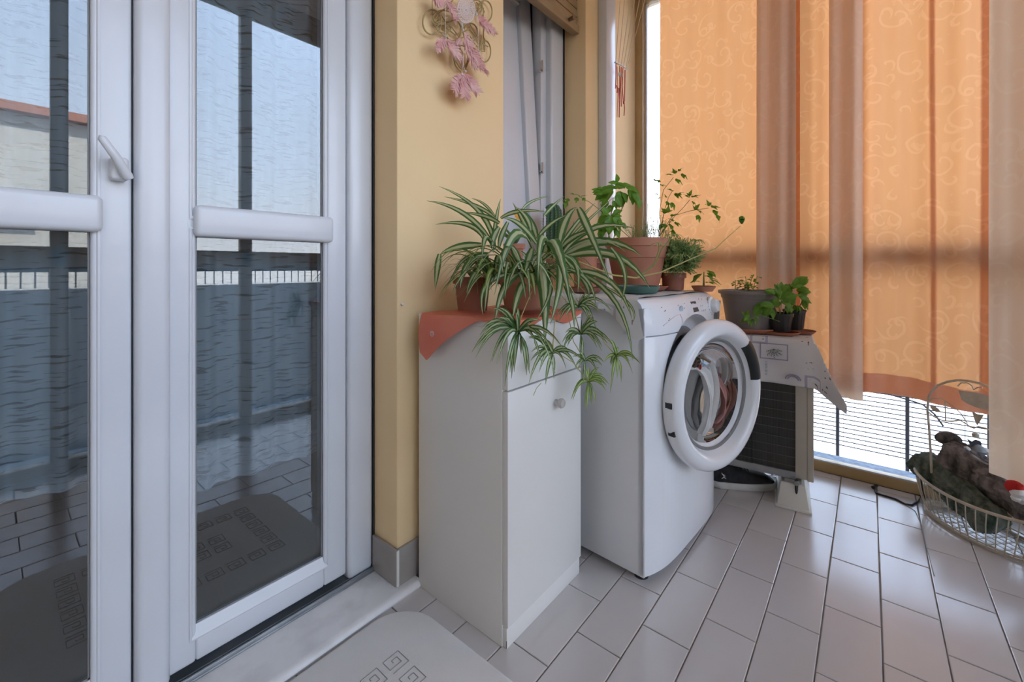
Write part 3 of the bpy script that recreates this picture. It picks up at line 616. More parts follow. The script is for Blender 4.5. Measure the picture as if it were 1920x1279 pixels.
# ================================================================== WHITE CABINET
C1 = thing('cabinet', (1.02, .88, 0), 'narrow white laminate cabinet with one door and drawer, standing between door and washing machine', 'cabinet')
def cbx(name, *a, par=None, m='white_lacquer', bev=.0015): return box(name, *a, m, par or C1, bev=bev, world=True)
cbx('side_panel', .832, .848, .722, 1.057, 0, .812); cbx('side_panel', 1.178, 1.194, .722, 1.057, 0, .812); cbx('back_panel', .848, 1.178, 1.047, 1.055, .05, .812)
cbx('top_panel', .832, 1.194, .703, 1.057, .8125, .830)
cbx('drawer', .834, 1.193, .7035, .7215, .657, .8115)
dd = cbx('door', .834, 1.193, .7035, .7215, .056, .6525)
cbx('plinth', .836, 1.192, .7085, .724, 0, .051); cbx('chipped_edge', .8335, .8345, .7070, .709, .004, .022, m='brown_wood', bev=0)
kb = MB(); mt_ = Matrix.Rotation(R(90), 3, 'X')
kb.lathe([(0, 0), (.009, 0), (.008, .006), (.007, .010)], 16, (1.050, .7035, .578), mt_); kb.build('knob_base', 'chrome', dd, smooth=True, world=True)
kb = MB(); kb.lathe([(0.0, .009), (.008, .010), (.0125, .014), (.0145, .020), (.012, .026), (.006, .028), (0, .0285)], 20, (1.050, .7035, .578), mt_)
kb.build('knob', 'crystal', dd, smooth=True, world=True, label='clear faceted plastic knob')
# coral cloth on it
def coral(u, v):
    # u: 0 = hanging tip on the left side, 1 = right edge ; v: 0 = back, 1 = front
    y = 1.035-.335*v
    if u < .3:
        t = 1-u/.3
        drop = (.128*max(0, 1-(v-.10)/.62)**1.15 if v > .10 else .128-.02*(.10-v)/.10)+.005
        dd_ = drop*t; x = .829-.004-.022*math.sin(min(1, dd_*12)*1.6)*(1 if dd_ > .004 else .5); z = .8335-dd_
        y += -.02*t*math.exp(-((v-.0)/.25)**2); return (x, y, z)
    x = .829+(u-.3)/.7*.362; z = .8335+.0035*math.sin(x*40+y*22)*math.sin(y*31)**2+.0005
    if v > .93:
        q = (v-.93)/.07; return (x, .700-.002, .8335-q*(.018+.012*math.sin(x*30)))
    y = 1.035-(1.035-.7005)*(v/.93); return (x, y, max(z, .832))
cc = MB().grid(coral, 60, 44).build('oilcloth', 'coral', smooth=True); tag(cc, 'coral red oilcloth on the white cabinet, one corner hanging down its side', 'cloth')
em = MB()
for k in range(2): 
    rr = .0075-.0032*k
    em.tube([(.7985, .955+rr*math.cos(a*math.pi/8)*1.1, .782+rr*math.sin(a*math.pi/8)) for a in range(16)], .0006, 4, closed=True)
em.build('emblem', 'white_rubber', cc)

# ================================================================== WASHING MACHINE (local frame, front at y<0)
WM = thing('washing_machine', (1.267, .526, 0), 'white front-loading washing machine with its round door ajar, beside the narrow cabinet', 'washing machine', R(-3.7))
def wbx(name, *a, m='enamel_side', par=None, bev=.003, **k): return box(name, *a, m, par or WM, bev=bev, **k)
yb = lambda x: -.034*(1-abs(2*x/.6-1)**4.5)
wbx('side_panel', 0, .014, .001, .50, .022, .845); wbx('side_panel', .586, .60, .001, .50, .022, .845); wbx('back_panel', .012, .588, .488, .50, .022, .845)
wbx('base', .014, .586, .02, .488, .022, .04)
wbx('side_rib', -.0012, .0005, .30, .303, .05, .80, bev=0)
lid = wbx('lid', .0, .60, .035, .502, .846, .868, m='enamel', bev=.006)
def front_solid(z0, z1, y1=.022, n=30):
    vs = []; xs_ = [.6*(.5-.5*math.cos(math.pi*i/n)) for i in range(n+1)]
    for z in (z0, z1):
        for x in xs_: vs.append((x, yb(x)+.0, z))
        for x in reversed(xs_): vs.append((x, y1, z))
    k = 2*(n+1)
    return vs, [tuple(range(k-1, -1, -1)), tuple(range(k, 2*k))]+[(a, (a+1) % k, k+(a+1) % k, k+a) for a in range(k)]
vs, fs = front_solid(.028, .756)
fp = MB().add(vs, fs).build('front_panel', 'enamel', WM, smooth=False)
# control panel: same plan, profile leaning back at the top
prof = [(0, .7595), (0, .765), (.0, .80), (.004, .835), (.012, .856), (.024, .8675), (.040, .8715), (.062, .8715)]; n = 30
vs = []; xs_ = [.6*(.5-.5*math.cos(math.pi*i/n)) for i in range(n+1)]
for dy, z in prof:
    for x in xs_: vs.append((x, yb(x)*(1-.35*max(0, (z-.8)/.07))+dy, z))
K = len(prof); N1 = n+1
fs = [(a*N1+i, a*N1+i+1, (a+1)*N1+i+1, (a+1)*N1+i) for a in range(K-1) for i in range(n)]
vs += [(x, .07, z) for z in (.7595, .8715) for x in (0, .6)]; q = K*N1
fs += [tuple([q+1, q]+[i for i in range(N1)]), tuple([(K-1)*N1+i for i in range(n, -1, -1)]+[q+2, q+3][:2])]
fs += [tuple([q]+[q+2]+[a*N1 for a in range(K-1, -1, -1)]), tuple([q+1]+[a*N1+n for a in range(K)]+[q+3]), (q, q+1, q+3, q+2)]
cp = MB().add(vs, fs).build('control_panel', 'enamel', WM, smooth=True)
def punch(ob):
    cut = MB().lathe([(0, -.2), (.243, -.2), (.243, .2), (0, .2)], 72, (.314, 0, .562), Matrix.Rotation(R(90), 3, 'X')).build('cutter', 'enamel', WM)
    md = ob.modifiers.new('hole', 'BOOLEAN'); md.operation = 'DIFFERENCE'; md.object = cut; md.solver = 'EXACT'
    bpy.context.view_layer.update()
    me = bpy.data.meshes.new_from_object(ob.evaluated_get(bpy.context.evaluated_depsgraph_get())); ob.modifiers.clear(); ob.data = me
    bpy.data.objects.remove(cut, do_unlink=True)
    bm = bmesh.new(); bm.from_mesh(me)
    es = [e for e in bm.edges if len(e.link_faces) == 2 and e.calc_face_angle(0) > .9]
    bmesh.ops.bevel(bm, geom=es, offset=.004, segments=2, profile=.5, affect='EDGES', clamp_overlap=True); bm.to_mesh(me); bm.free()
    me.polygons.foreach_set('use_smooth', [True]*len(me.polygons)); me.set_sharp_from_angle(angle=R(35))
punch(fp); punch(cp)
yp = lambda x, z: yb(x)*(1-.35*max(0, (z-.8)/.07))+(0 if z < .8 else .004*(z-.8)/.035 if z < .835 else .004+.008*(z-.835)/.021)
def onp(x, z, e=.0006): return (x, yp(x, z)-e, z)
dr = MB(); dr.tube([onp(.075, .787), onp(.12, .803), onp(.16, .812), onp(.195, .815), onp(.2, .80), onp(.203, .787)], .0014, 5); dr.tube([onp(.03, .7975, .0), onp(.03, .842, 0), onp(.21, .842, 0), onp(.215, .79, 0)], .0006, 4)
dr.build('detergent_drawer_grip', mat('grip_shadow_grey', (.66, .67, .70, 1), rough=.5), cp) if True else None
def plate(name, x0, x1, z0, z1, m, e=.0008, par=None): return MB().add([onp(x0, z0, e), onp(x1, z0, e), onp(x1, z1, e), onp(x0, z1, e)], [(0, 1, 2, 3)]).build(name, m, par or cp, solid=.0012)
pl = plate('display', .315, .362, .812, .848, 'display', par=cp)
MB().add([onp(.319, .840, .0016), onp(.335, .840, .0016), onp(.335, .842, .0016), onp(.319, .842, .0016)], [(0, 1, 2, 3)]).build('lettering', 'white_rubber', cp)
for i in range(5): MB().tube([onp(.39+.017*(i % 3), .812+.018*(i//3), -.001), onp(.39+.017*(i % 3), .812+.018*(i//3), .0025)], .0035, 10).build('button', 'enamel', cp, smooth=True)
lt = MB()
for (x, z, s_) in ((.085, .842, .006), (.095, .83, .005), (.10, .832, .004), (.105, .80, .005), (.112, .805, .004), (.20, .842, .004), (.24, .83, .003), (.255, .845, .003), (.33, .80, .005), (.345, .80, .004), (.40, .852, .004), (.425, .85, .004), (.44, .86, .003)): lt.box(x, x+s_, yp(x, z)-.0012, yp(x, z)-.0002, z, z+.0025)
lt.build('printed_marks', 'ink', cp)
MB().lathe([(0, 0), (.014, 0), (.0145, .001), (.013, .0015), (0, .0015)], 20, onp(.215, .828, 0), Matrix.Rotation(R(90), 3, 'X')).build('badge', mat('pale_blue_badge', (.45, .56, .66, 1), rough=.4), cp)
kx, kz = .515, .822
kn = MB(); kn.lathe([(.037, 0), (.036, .004), (.027, .007), (.026, .022), (.022, .027), (0, .028)], 36, onp(kx, kz, 0), Matrix.Rotation(R(86), 3, 'X')); kn.build('programme_knob', 'enamel', cp, smooth=True)
tk = MB()
for i in range(16):
    a = i*math.pi/8; x, z = kx+.043*math.cos(a), kz+.034*math.sin(a); tk.box(x-.0012, x+.0012, yp(x, min(z, .85))-.0012, yp(x, min(z, .85))-.0002, z-.0012, z+.0012)
tk.build('dial_marks', 'ink', cp)
RX = Matrix.Rotation(R(90), 3, 'X')
MB().lathe([(.2432, .026), (.242, .018), (.236, -.006), (.225, -.014), (.210, -.018), (.196, -.020)], 64, (.314, 0, .562), RX).build('door_recess', 'enamel', WM, smooth=True)
MB().lathe([(.198, -.016), (.19, -.012), (.183, -.002), (.175, .0), (.168, -.008), (.165, -.03), (.172, -.05), (.19, -.06)], 64, (.314, 0, .562), RX).build('door_gasket', 'rubber_grey', WM, smooth=True)
MB().lathe([(.188, -.055), (.23, -.07), (.235, -.10), (.235, -.36), (.2, -.38), (0, -.38)], 48, (.314, 0, .562), RX).build('drum', 'drum', WM, smooth=True)
# door, swung 14 degrees
ang = R(-14.3); dv = Vector((math.cos(ang), math.sin(ang), 0)); nv_ = Vector((math.sin(ang), -math.cos(ang), 0))
DM = Matrix((dv, (0, 0, 1), nv_)).transposed(); dc = Vector((.0565, -.0525, .542))+dv*.2525
dr_ = MB().lathe([(.168, -.028), (.246, -.030), (.2515, -.022), (.2525, -.008), (.250, .004), (.242, .014), (.228, .021), (.216, .0225), (.205, .018), (.197, .008), (.191, -.004), (.186, -.012), (.178, -.016), (.168, -.028)], 96, dc, DM).build('door', 'enamel', WM, smooth=True)
MB().lathe([(.187, -.010), (.182, -.006), (.176, -.012)], 64, dc, DM).build('glass_rim', 'rubber_grey', dr_, smooth=True)
MB().lathe([(.179, -.014), (.175, -.040), (.161, -.066), (.135, -.085), (.10, -.096), (.05, -.100), (0, -.101)], 64, dc, DM).build('glass_bowl', 'bowl', dr_, smooth=True)
def ringpt(a, r, e=.0):
    hs = [(.192, 0), (.197, .008), (.205, .018), (.216, .0225), (.228, .021), (.240, .0155)]
    h = hs[-1][1]
    for (ra, ha), (rb, hb) in zip(hs, hs[1:]):
        if r <= rb: h = ha+(hb-ha)*max(0, (r-ra)/(rb-ra)); break
    return Vector(dc)+DM @ Vector((r*math.cos(a), r*math.sin(a), h+e))
def hr(u, v):
    a = R(7+41*u); c = abs(2*u-1); ins = .010*max(0, (c-.75)/.25)**2
    return ringpt(a, (.194)+(.239-.194-ins)*v, .0012)
MB().grid(hr, 16, 8).build('door_grip', mat('dark_green_black_recess', (.012, .018, .018, 1), rough=.3), dr_, smooth=True)
for z in (.004, -.084): MB().box(-.2515, -.236, z-.010, z+.010, .0, 0).build('x', 'seal') if False else None
for z in (.004, -.084):
    mb = MB(); a = math.asin(z/.2525); c = Vector((-math.cos(a)*.2515, z, -.006))
    mb.box(c.x-.001, c.x+.012, c.y-.0095, c.y+.0095, c.z-.010, c.z+.013); mb.v = [tuple(Vector(dc)+DM @ Vector(v)) for v in mb.v]
    mb.build('hinge_slot', 'seal', dr_, bev=.002)
for x, y in ((.04, .03), (.56, .03), (.04, .46), (.56, .46)): MB().lathe([(0, 0), (.022, 0), (.023, .006), (.018, .010), (.012, .012), (.012, .026), (0, .026)], 20, (x, y, 0)).build('foot', 'seal', WM, smooth=True)
wbx('plinth', .03, .57, .01, .024, .010, .030, m='seal', bev=0)
# laundry in the door gap
lr = Matrix.Rotation(R(-3.7), 3, 'Z'); lo_ = Vector((1.267, .526, 0))
def L2W(p): return lr @ Vector(p)+lo_
def drape(name, strands, m, label, seed):
    """hanging cloth: overlapping folded strands, each through a list of points"""
    rnd_ = random.Random(seed); mb = MB()
    for pts, wd in strands:
        P = [Vector(p) for p in pts]; ph = [rnd_.uniform(0, 6) for _ in range(4)]
        def cat(s):
            k = min(int(s), len(P)-2); t = s-k; p0 = P[max(k-1, 0)]; p1 = P[k]; p2 = P[k+1]; p3 = P[min(k+2, len(P)-1)]
            return .5*((2*p1)+(p2-p0)*t+(2*p0-5*p1+4*p2-p3)*t*t+(3*p1-p0-3*p2+p3)*t**3)
        def f(u, v):
            p = cat(v*(len(P)-1)); wv = wd*(.7+.3*math.sin(v*4+ph[0])); x = (u-.5)*wv
            return L2W(p+Vector((x, -.010*math.sin(u*14+ph[1]+v*3)-.005*math.sin(u*31+ph[2]-v*5), .006*math.sin(u*9+ph[3]))))
        mb.grid(f, 26, 26)
    o = mb.build(name, m, smooth=True, solid=.0025); return tag(o, label, 'laundry')
drape('white_towel', [([(.30, .10, .40), (.33, .03, .58), (.385, -.035, .60), (.375, -.065, .52), (.345, -.06, .43), (.33, -.05, .385)], .11), ([(.34, .06, .50), (.40, -.02, .655), (.425, -.05, .62), (.40, -.075, .54), (.37, -.07, .46), (.36, -.06, .40)], .05),
 ([(.44, .06, .50), (.47, -.02, .655), (.495, -.07, .64), (.50, -.085, .58), (.485, -.075, .52)], .10)], 'white_cloth', 'white towel spilling from the drum behind the open washer door', 1)
drape('pink_garment', [([(.38, .10, .42), (.43, .03, .56), (.455, -.045, .575), (.475, -.085, .50), (.46, -.08, .42), (.44, -.065, .385)], .085), ([(.42, .08, .46), (.47, .0, .56), (.505, -.075, .55), (.505, -.095, .49), (.47, -.085, .44), (.43, -.07, .41)], .07)], 'pink_cloth', 'dusty pink garment hanging out of the washer drum next to the white towel', 5)
# printed cloth over the lid
def lidcloth(u, v):
    # u 0..1 left overhang -> right, v 0 front -> 1 back
    y = .022+.478*v; s = u*.68
    if s < .07:
        d = .07-s; dr0 = .055+.022*math.sin(v*9+1)+.045*math.exp(-((v-.03)/.07)**2)-.02*math.exp(-((v-.22)/.1)**2); q = d/.07
        p = (-.004-.018*math.sin(q*1.5)*(1+.4*math.sin(v*25)), y-.03*q*math.exp(-(v/.1)**2), .8705-dr0*q)
    else:
        x = (s-.07)/.61*.60; p = (x, y+.004*math.sin(x*21), .8735+.0022*math.sin(x*33)*math.sin(y*27)+(.002 if v < .1 else 0))
    return L2W(p)
lc = MB().grid(lidcloth, 70, 50, lambda u, v: (u*.68, v*.5)).build('oilcloth', 'white_print', smooth=True); tag(lc, 'white faded-print oilcloth covering the washing machine top under the pots', 'cloth')

# ================================================================== AIR CONDITIONER OUTDOOR UNIT
AC = thing('air_conditioner_unit', (2.098, .172, 0), 'beige air conditioner outdoor unit with dark fins, under a lavender-print cloth by the window', 'air conditioner', R(7.0))
def abx(name, *a, m='beige_metal', par=None, bev=.002, **k): return box(name, *a, m, par or AC, bev=bev, **k)
z0, z1 = .112, .672
abx('casing', .012, .265, 0, .76, z0, z1, bev=.006)
abx('corner_post', -.002, .014, -.0015, .020, z0-.004, z1, bev=.003); abx('corner_post', .0, .013, .020, .060, z0, z1, bev=.002); abx('corner_post', 0, .013, .74, .76, z0, z1)
abx('bottom_rail', -.003, .014, .058, .74, z0-.006, z0+.024, m='alu_grey', bev=.002); abx('top_rail', .0, .013, .06, .74, z1-.02, z1)
abx('coil', .006, .0125, .060, .74, z0+.02, z1-.02, m='fin', bev=0)
for i in range(14):
    z = z0+.045+i*.0372; MB().tube([(.002, .058, z), (.002, .742, z)], .0016, 6).build('guard_wire', 'wire_grey', AC)
for y in (.215, .45, .66): MB().tube([(.0, y, z0+.02), (.0, y, z1-.02)], .0022, 6).build('guard_upright', 'black_plastic', AC)
sp = MB()
for (y, z) in ((.085, .635), (.09, .56), (.10, .56), (.093, .545), (.115, .555), (.30, .20), (.40, .19), (.35, .33), (.16, .60), (.22, .47)): sp.box(.0005, .002, y, y+.006, z, z+.005)
sp.build('flaked_spots', 'white_rubber', AC)
def acfoot(y0, y1):
    b4 = [(-.045, y0, .0), (.27, y0, .0), (.27, y1, .0), (-.045, y1, .0)]; t4 = [(-.012, y0+.014, .092), (.25, y0+.014, .092), (.25, y1-.014, .092), (-.012, y1-.014, .092)]
    f = MB().hexa(b4, t4).build('support_foot', 'cream_plastic', AC, bev=.004, smooth=True)
    MB().box(-.052, .275, y0-.006, y1+.006, 0, .010).build('foot_flange', 'cream_plastic', f, bev=.003, smooth=True)
    yc = (y0+y1)/2
    MB().box(-.006, .02, yc-.03, yc+.03, .092, .106).build('bracket', 'alu_grey', f, bev=.002)
    MB().tube([(-.016, yc-.012, .112), (-.020, yc-.012, .050)], [.006, .005], 8).build('bolt', 'black_plastic', f); MB().tube([(-.016, yc-.012, .10), (-.024, yc-.012, .10)], .010, 6).build('nut', 'alu_grey', f)
acfoot(.012, .125); acfoot(.60, .71)
ar = Matrix.Rotation(R(7.0), 3, 'Z'); ao = Vector((2.098, .172, 0))
A2W = lambda p: ar @ Vector(p)+ao
def accloth(u, v):
    # u: 0 front drop edge -> 1 back of the lid ; v: 0 near-end drop -> 1 far
    fx = -.200+.465*u; fy = -.16+.86*v
    ox = max(0, -fx); oy = max(0, -fy); mn = min(ox, oy)
    wv = .008*math.sin(fy*26+1)*min(1, ox/.1)+.006*math.sin(fx*35)*min(1, oy/.1)
    x = max(fx, 0); y = max(fy, 0)
    k = lambda t: .011*math.tanh(t*60)
    return A2W((x-k(ox)-.03*min(1, ox/.15)*ox/.15*0-.45*mn-wv, y-k(oy)-.36*mn-.03*(oy/.16)**2*(1 if oy else 0), .676-max(ox, oy)*(.93)-.42*mn+.001*math.sin(fx*50)*math.sin(fy*43)*(0 if ox+oy else 1)))
ac_ = MB().grid(accloth, 44, 70, lambda u, v: (v*.86+.03, u*.46)).build('oilcloth', 'lavender_print', smooth=True, solid=.0012)
tag(ac_, 'lavender-print oilcloth draped over the outdoor unit, a corner drooping towards the window', 'cloth')
# herb sprig and lettering printed on the front drop
pr = MB()
def fr(y, z, e=.0145): return A2W((-e-.008*math.sin(y*26+1)*min(1, (.676-z)/.1)-.002, y, z))
yc, zc = .135, .632
for k, a in enumerate((-70, -45, -22, 0, 24, 50, 75)):
    a = R(a-90); L_ = .030+.006*(k % 2); pr.tube([fr(yc, zc), fr(yc-math.cos(a)*L_*.9, zc+math.sin(a)*L_)], .0006, 4)
    for t in (.45, .7, .95): pr.tube([fr(yc-math.cos(a)*L_*t*.9, zc+math.sin(a)*L_*t), fr(yc-math.cos(a)*L_*t*.9-.007*math.cos(a+.8), zc+math.sin(a)*L_*t+.007*math.sin(a+.8))], [.0016, .0007], 4)
pr.build('herb_sprig_print', mat('herb_ink', (.10, .13, .11, 1), rough=.8), ac_)
fr2 = MB()
for (ya, yb_, za, zb) in ((.085, .185, .588, .655),):
    for q in ((ya, yb_, za, za+.004), (ya, yb_, zb-.004, zb), (ya, ya+.004, za, zb), (yb_-.004, yb_, za, zb)):
        n_ = 10; fr2.add([fr(q[0]+(q[1]-q[0])*i/n_, z_, .0148) for z_ in (q[2], q[3]) for i in range(n_+1)], [(i, i+1, n_+2+i, n_+1+i) for i in range(n_)])
fr2.build('printed_frame', 'lilac', ac_)
def stroke_text(txt, org, sz, m, par, name='lettering'):
    glyph = {'L': [[(0, 1), (0, 0), (.5, 0)]], 'a': [[(.5, .5), (.1, .45), (.1, .05), (.45, .05), (.5, .5), (.55, 0)]], 'i': [[(.1, .5), (.1, 0)], [(.1, .7), (.12, .75)]], 's': [[(.45, .45), (.1, .4), (.4, .15), (.05, .03)]],
             'K': [[(0, 1), (0, 0)], [(.5, 1), (0, .5), (.55, 0)]], 'e': [[(.1, .25), (.5, .3), (.3, .5), (.05, .25), (.3, 0), (.5, .1)]], 'n': [[(.05, 0), (.05, .5), (.4, .5), (.45, 0)]]}
    mb = MB(); x = 0
    for ch in txt:
        for st in glyph.get(ch, []): mb.tube([fr(org[0]-(x+px__*.9)*sz*.8, org[1]+pz*sz) for px__, pz in st], .0009, 4)
        x += .75
    mb.build(name, m, par)
stroke_text('Lis', (.205+.045, .600), .026, 'ink', ac_); stroke_text('Ken', (.225, .540), .026, 'ink', ac_)
tks = MB()
for i in range(10): tks.tube([fr(.166, .575-i*.006), fr(.158, .575-i*.006)], .0009, 4)
tks.build('printed_ticks', 'ink', ac_)
arcs = MB()
for rr in (.018, .026): arcs.tube([fr(.068+rr*math.cos(a*math.pi/10), .515+rr*math.sin(a*math.pi/10)*.8) for a in range(11)], .0022, 5)
arcs.build('printed_arches', 'lilac', ac_)

# ================================================================== SNEAKER under the unit
def shoe():
    H0 = Vector((2.045, .548, 0)); T0 = Vector((2.215, .318, 0)); ax = (T0-H0).normalized(); Ls = (T0-H0).length; sd_ = Vector((ax.y, -ax.x, 0))
    t = thing('sneaker', tuple((H0+T0)/2), 'black sneaker with a white rubber sole under the air conditioner unit', 'shoe')
    wid = lambda s: .036+.014*math.sin(math.pi*min(1, max(0, (s-.15)/.95)))-.0*s
    def outline(s):
        w_ = wid(s); e = min(s, 1-s); return w_*min(1, (max(e, 0)/.10))**.5
    def toeup(s): return .012*max(0, (s-.75)/.25)**2
    mb = MB(); n = 26; m_ = 20; vs = []
    top = lambda s: .118 if s < .28 else .118-.052*min(1, (s-.28)/.32) if s < .60 else .066-.020*((s-.60)/.40)**1.5
    for i in range(n+1):
        s = .5-.5*math.cos(math.pi*i/n); w_ = max(outline(s)*.94, .001); hb = .026+toeup(s); ht = max(top(s)*min(1, .45+3*min(s+.05, 1.02-s)), hb+.004)
        for j in range(m_+1):
            a = math.pi*j/m_; x = math.copysign(abs(math.cos(a))**.75, math.cos(a))*w_*(1-.35*math.sin(a)*(ht > .09)); z = hb+(ht-hb)*math.sin(a)**.8
            vs.append(H0+ax*(s*Ls)+sd_*x+Vector((0, 0, z)))
    mb.add(vs, [(i*(m_+1)+j, i*(m_+1)+j+1, (i+1)*(m_+1)+j+1, (i+1)*(m_+1)+j) for i in range(n) for j in range(m_)])
    up = mb.build('upper', 'black_fabric', t, smooth=True, world=True)
    so_ = MB(); pts = []
    for i in range(25): s = .5-.5*math.cos(math.pi*i/24); pts.append((s, outline(s)+.003, 1))
    for i in range(23, 0, -1): s = .5-.5*math.cos(math.pi*i/24); pts.append((s, outline(s)+.003, -1))
    lv = [(.94, .001), (1, .006), (1.0, .024), (.96, .030)]; vs = []
    for k, zz in lv:
        for s, w_, sg in pts: vs.append(H0+ax*((s-.5)*k*1.01+.5)*Ls+sd_*w_*sg*k+Vector((0, 0, zz+toeup(s))))
    q = len(pts); so_.add(vs, [(a*q+i, a*q+(i+1) % q, (a+1)*q+(i+1) % q, (a+1)*q+i) for a in range(3) for i in range(q)]+[tuple(range(q-1, -1, -1)), tuple(3*q+i for i in range(q))])
    so_.build('sole', 'white_rubber', t, smooth=True, world=True)
    lc_ = MB()
    for k in range(5):
        s = .36+.055*k; w_ = outline(s)*.45; z = top(s)+.003; c = H0+ax*s*Ls
        lc_.tube([c-sd_*w_+Vector((0, 0, z-.008)), c+Vector((0, 0, z+.001)), c+sd_*w_+Vector((0, 0, z-.008))], .0028, 6)
    lc_.build('laces', 'black_plastic', t, smooth=True, world=True)
    # small white jumping figure emblem on the heel side
    e = MB(); c = H0+ax*.155*Ls+sd_*(.0385); 
    def pt(a, b_): return c+ax*a+Vector((0, 0, .058+b_))
    for seg_ in (((0, .004), (.002, -.004), (.010, -.010)), ((.002, -.004), (-.008, -.010)), ((0, .003), (-.006, .010), (-.007, .014)), ((0, .003), (.007, .001)), ((.001, .006), (.0015, .009))): e.tube([pt(*p) for p in seg_], .0018, 5)
    e.build('emblem', 'white_rubber', up, world=True)
shoe()
sheer(-.24, .165, .50, 'crinkled white sheer curtain inside the left door leaf glass')
sheer(.27, .66, .40, 'crinkled white sheer curtain inside the right door leaf glass')
# ================================================================== SPIDER PLANT
rnd = random.Random(11)
SP = thing('spider_plant', (1.03, .80, .832), 'large striped spider plant in terracotta pot on the white cabinet, trailing plantlets', 'plant')
pot(SP, (0, 0, .018), .062, .083, .092, 'terracotta', rimh=.022)
MB().lathe([(0, 0), (.066, 0), (.08, .016), (.08, .02), (.075, .02), (.064, .006), (0, .006)], 32, (0, 0, .0)).build('saucer', 'dark_terracotta', SP, smooth=True)
def q1(x, y): return (780+x/4.411, 330+y/4.411)
def q2(x, y): return (1000+x/4.264, 300+y/4.264)
def q3(x, y): return (860+x/5.053, 560+y/5.053)
def arc(parent, a, via, tip, Ya, Yt, wd, m='striped', twist=0, name='leaf', n=9):
    """leaf through three observed points; via lies on the blade, control point derived"""
    Ym = (Ya+Yt)/2
    A, V, T_ = cam2w(*a, Ya), cam2w(*via, Ym), cam2w(*tip, Yt); Cc = V*2-(A+T_)*.5
    d = (T_-A); view = (A+T_)*.5-Vector((0, 0, .97)); side = d.cross(view); 
    side = side.normalized()+Vector((0, 0, .3))*rnd.uniform(-1, 1)
    return MB().ribbon(A, Cc, T_, wd, n, side=side, fold=rnd.uniform(.15, .5), twist=twist).build(name, m, parent, smooth=True, world=True)
L1 = [((650, 600), (520, 290), (190, 85), 1.33, 1.38, 8), ((610, 520), (380, 300), (90, 205), 1.32, 1.36, 8), ((660, 350), (480, 240), (235, 172), 1.34, 1.38, 6), ((690, 390), (560, 330), (380, 300), 1.32, 1.37, 7),
 ((560, 520), (420, 400), (160, 400), 1.32, 1.36, 8), ((540, 570), (340, 590), (195, 650), 1.3, 1.33, 11), ((195, 645), (175, 780), (160, 940), 1.33, 1.33, 9), ((640, 560), (665, 350), (700, 190), 1.33, 1.36, 6),
 ((640, 580), (580, 500), (545, 700), 1.28, 1.2, 9), ((600, 650), (440, 720), (365, 930), 1.28, 1.2, 12), ((620, 700), (490, 800), (420, 970), 1.28, 1.2, 8), ((600, 640), (400, 690), (285, 900), 1.3, 1.28, 5),
 ((1000, 560), (860, 400), (720, 350), 1.28, 1.22, 8), ((990, 640), (820, 480), (648, 985), 1.27, 1.14, 14), ((1150, 680), (1050, 500), (1010, 870), 1.26, 1.14, 13), ((1060, 640), (1150, 560), (1285, 1080), 1.26, 1.12, 17),
 ((1010, 740), (1060, 900), (1065, 1400), 1.26, 1.10, 19), ((910, 850), (850, 970), (800, 1180), 1.24, 1.12, 11), ((900, 790), (740, 900), (650, 1240), 1.26, 1.12, 11), ((880, 800), (600, 880), (555, 1150), 1.26, 1.12, 8),
 ((1185, 560), (1240, 360), (1330, 258), 1.28, 1.26, 12), ((1190, 590), (1330, 390), (1480, 225), 1.28, 1.3, 6), ((1340, 262), (1430, 450), (1610, 880), 1.26, 1.18, 11), ((1215, 580), (1310, 500), (1450, 450), 1.28, 1.24, 9),
 ((960, 540), (900, 400), (800, 220), 1.28, 1.33, 9), ((1000, 520), (950, 380), (865, 265), 1.28, 1.32, 9), ((950, 450), (910, 340), (820, 255), 1.27, 1.28, 8), ((880, 280), (960, 210), (1110, 165), 1.3, 1.34, 4),
 ((1060, 330), (1130, 250), (1225, 168), 1.3, 1.36, 5), ((1000, 520), (1110, 400), (1240, 325), 1.27, 1.25, 6), ((700, 350), (860, 290), (1080, 300), 1.3, 1.26, 6), ((790, 580), (840, 680), (900, 790), 1.24, 1.2, 10),
 ((960, 600), (930, 700), (900, 800), 1.24, 1.18, 11), ((1190, 660), (1320, 720), (1340, 960), 1.25, 1.15, 10), ((1060, 820), (1110, 950), (1000, 1190), 1.22, 1.12, 7), ((1230, 690), (1400, 880), (1420, 1020), 1.25, 1.18, 8),
 ((1230, 900), (1290, 1050), (1310, 1270), 1.2, 1.12, 7), ((1180, 740), (1190, 900), (1110, 1230), 1.22, 1.10, 10), ((690, 420), (640, 520), (640, 640), 1.28, 1.26, 9), ((760, 380), (700, 520), (690, 620), 1.3, 1.27, 8), ((650, 330), (560, 230), (460, 185), 1.34, 1.38, 4)]
for a, v, t, ya, yt, wp in L1: arc(SP, q1(*a), q1(*v), q1(*t), ya, yt, wp*.0021)
L2 = [((240, 740), (480, 545), (800, 545), 1.28, 1.22, 9), ((250, 760), (560, 650), (870, 770), 1.28, 1.18, 13), ((260, 735), (500, 640), (740, 735), 1.28, 1.2, 9), ((250, 775), (640, 760), (935, 1030), 1.27, 1.14, 12),
 ((260, 890), (600, 960), (790, 1279), 1.25, 1.12, 9), ((620, 700), (730, 900), (700, 1130), 1.2, 1.14, 6), ((260, 870), (430, 960), (500, 1180), 1.24, 1.16, 6), ((300, 620), (440, 480), (640, 300), 1.29, 1.3, 4)]
for a, v, t, ya, yt, wp in L2: arc(SP, q2(*a), q2(*v), q2(*t), ya, yt, wp*.0021)
arc(SP, (1066, 505), (1150, 560), (1186, 676), 1.26, 1.13, .015); arc(SP, (1120, 530), (1180, 570), (1184, 608), 1.24, 1.15, .007)
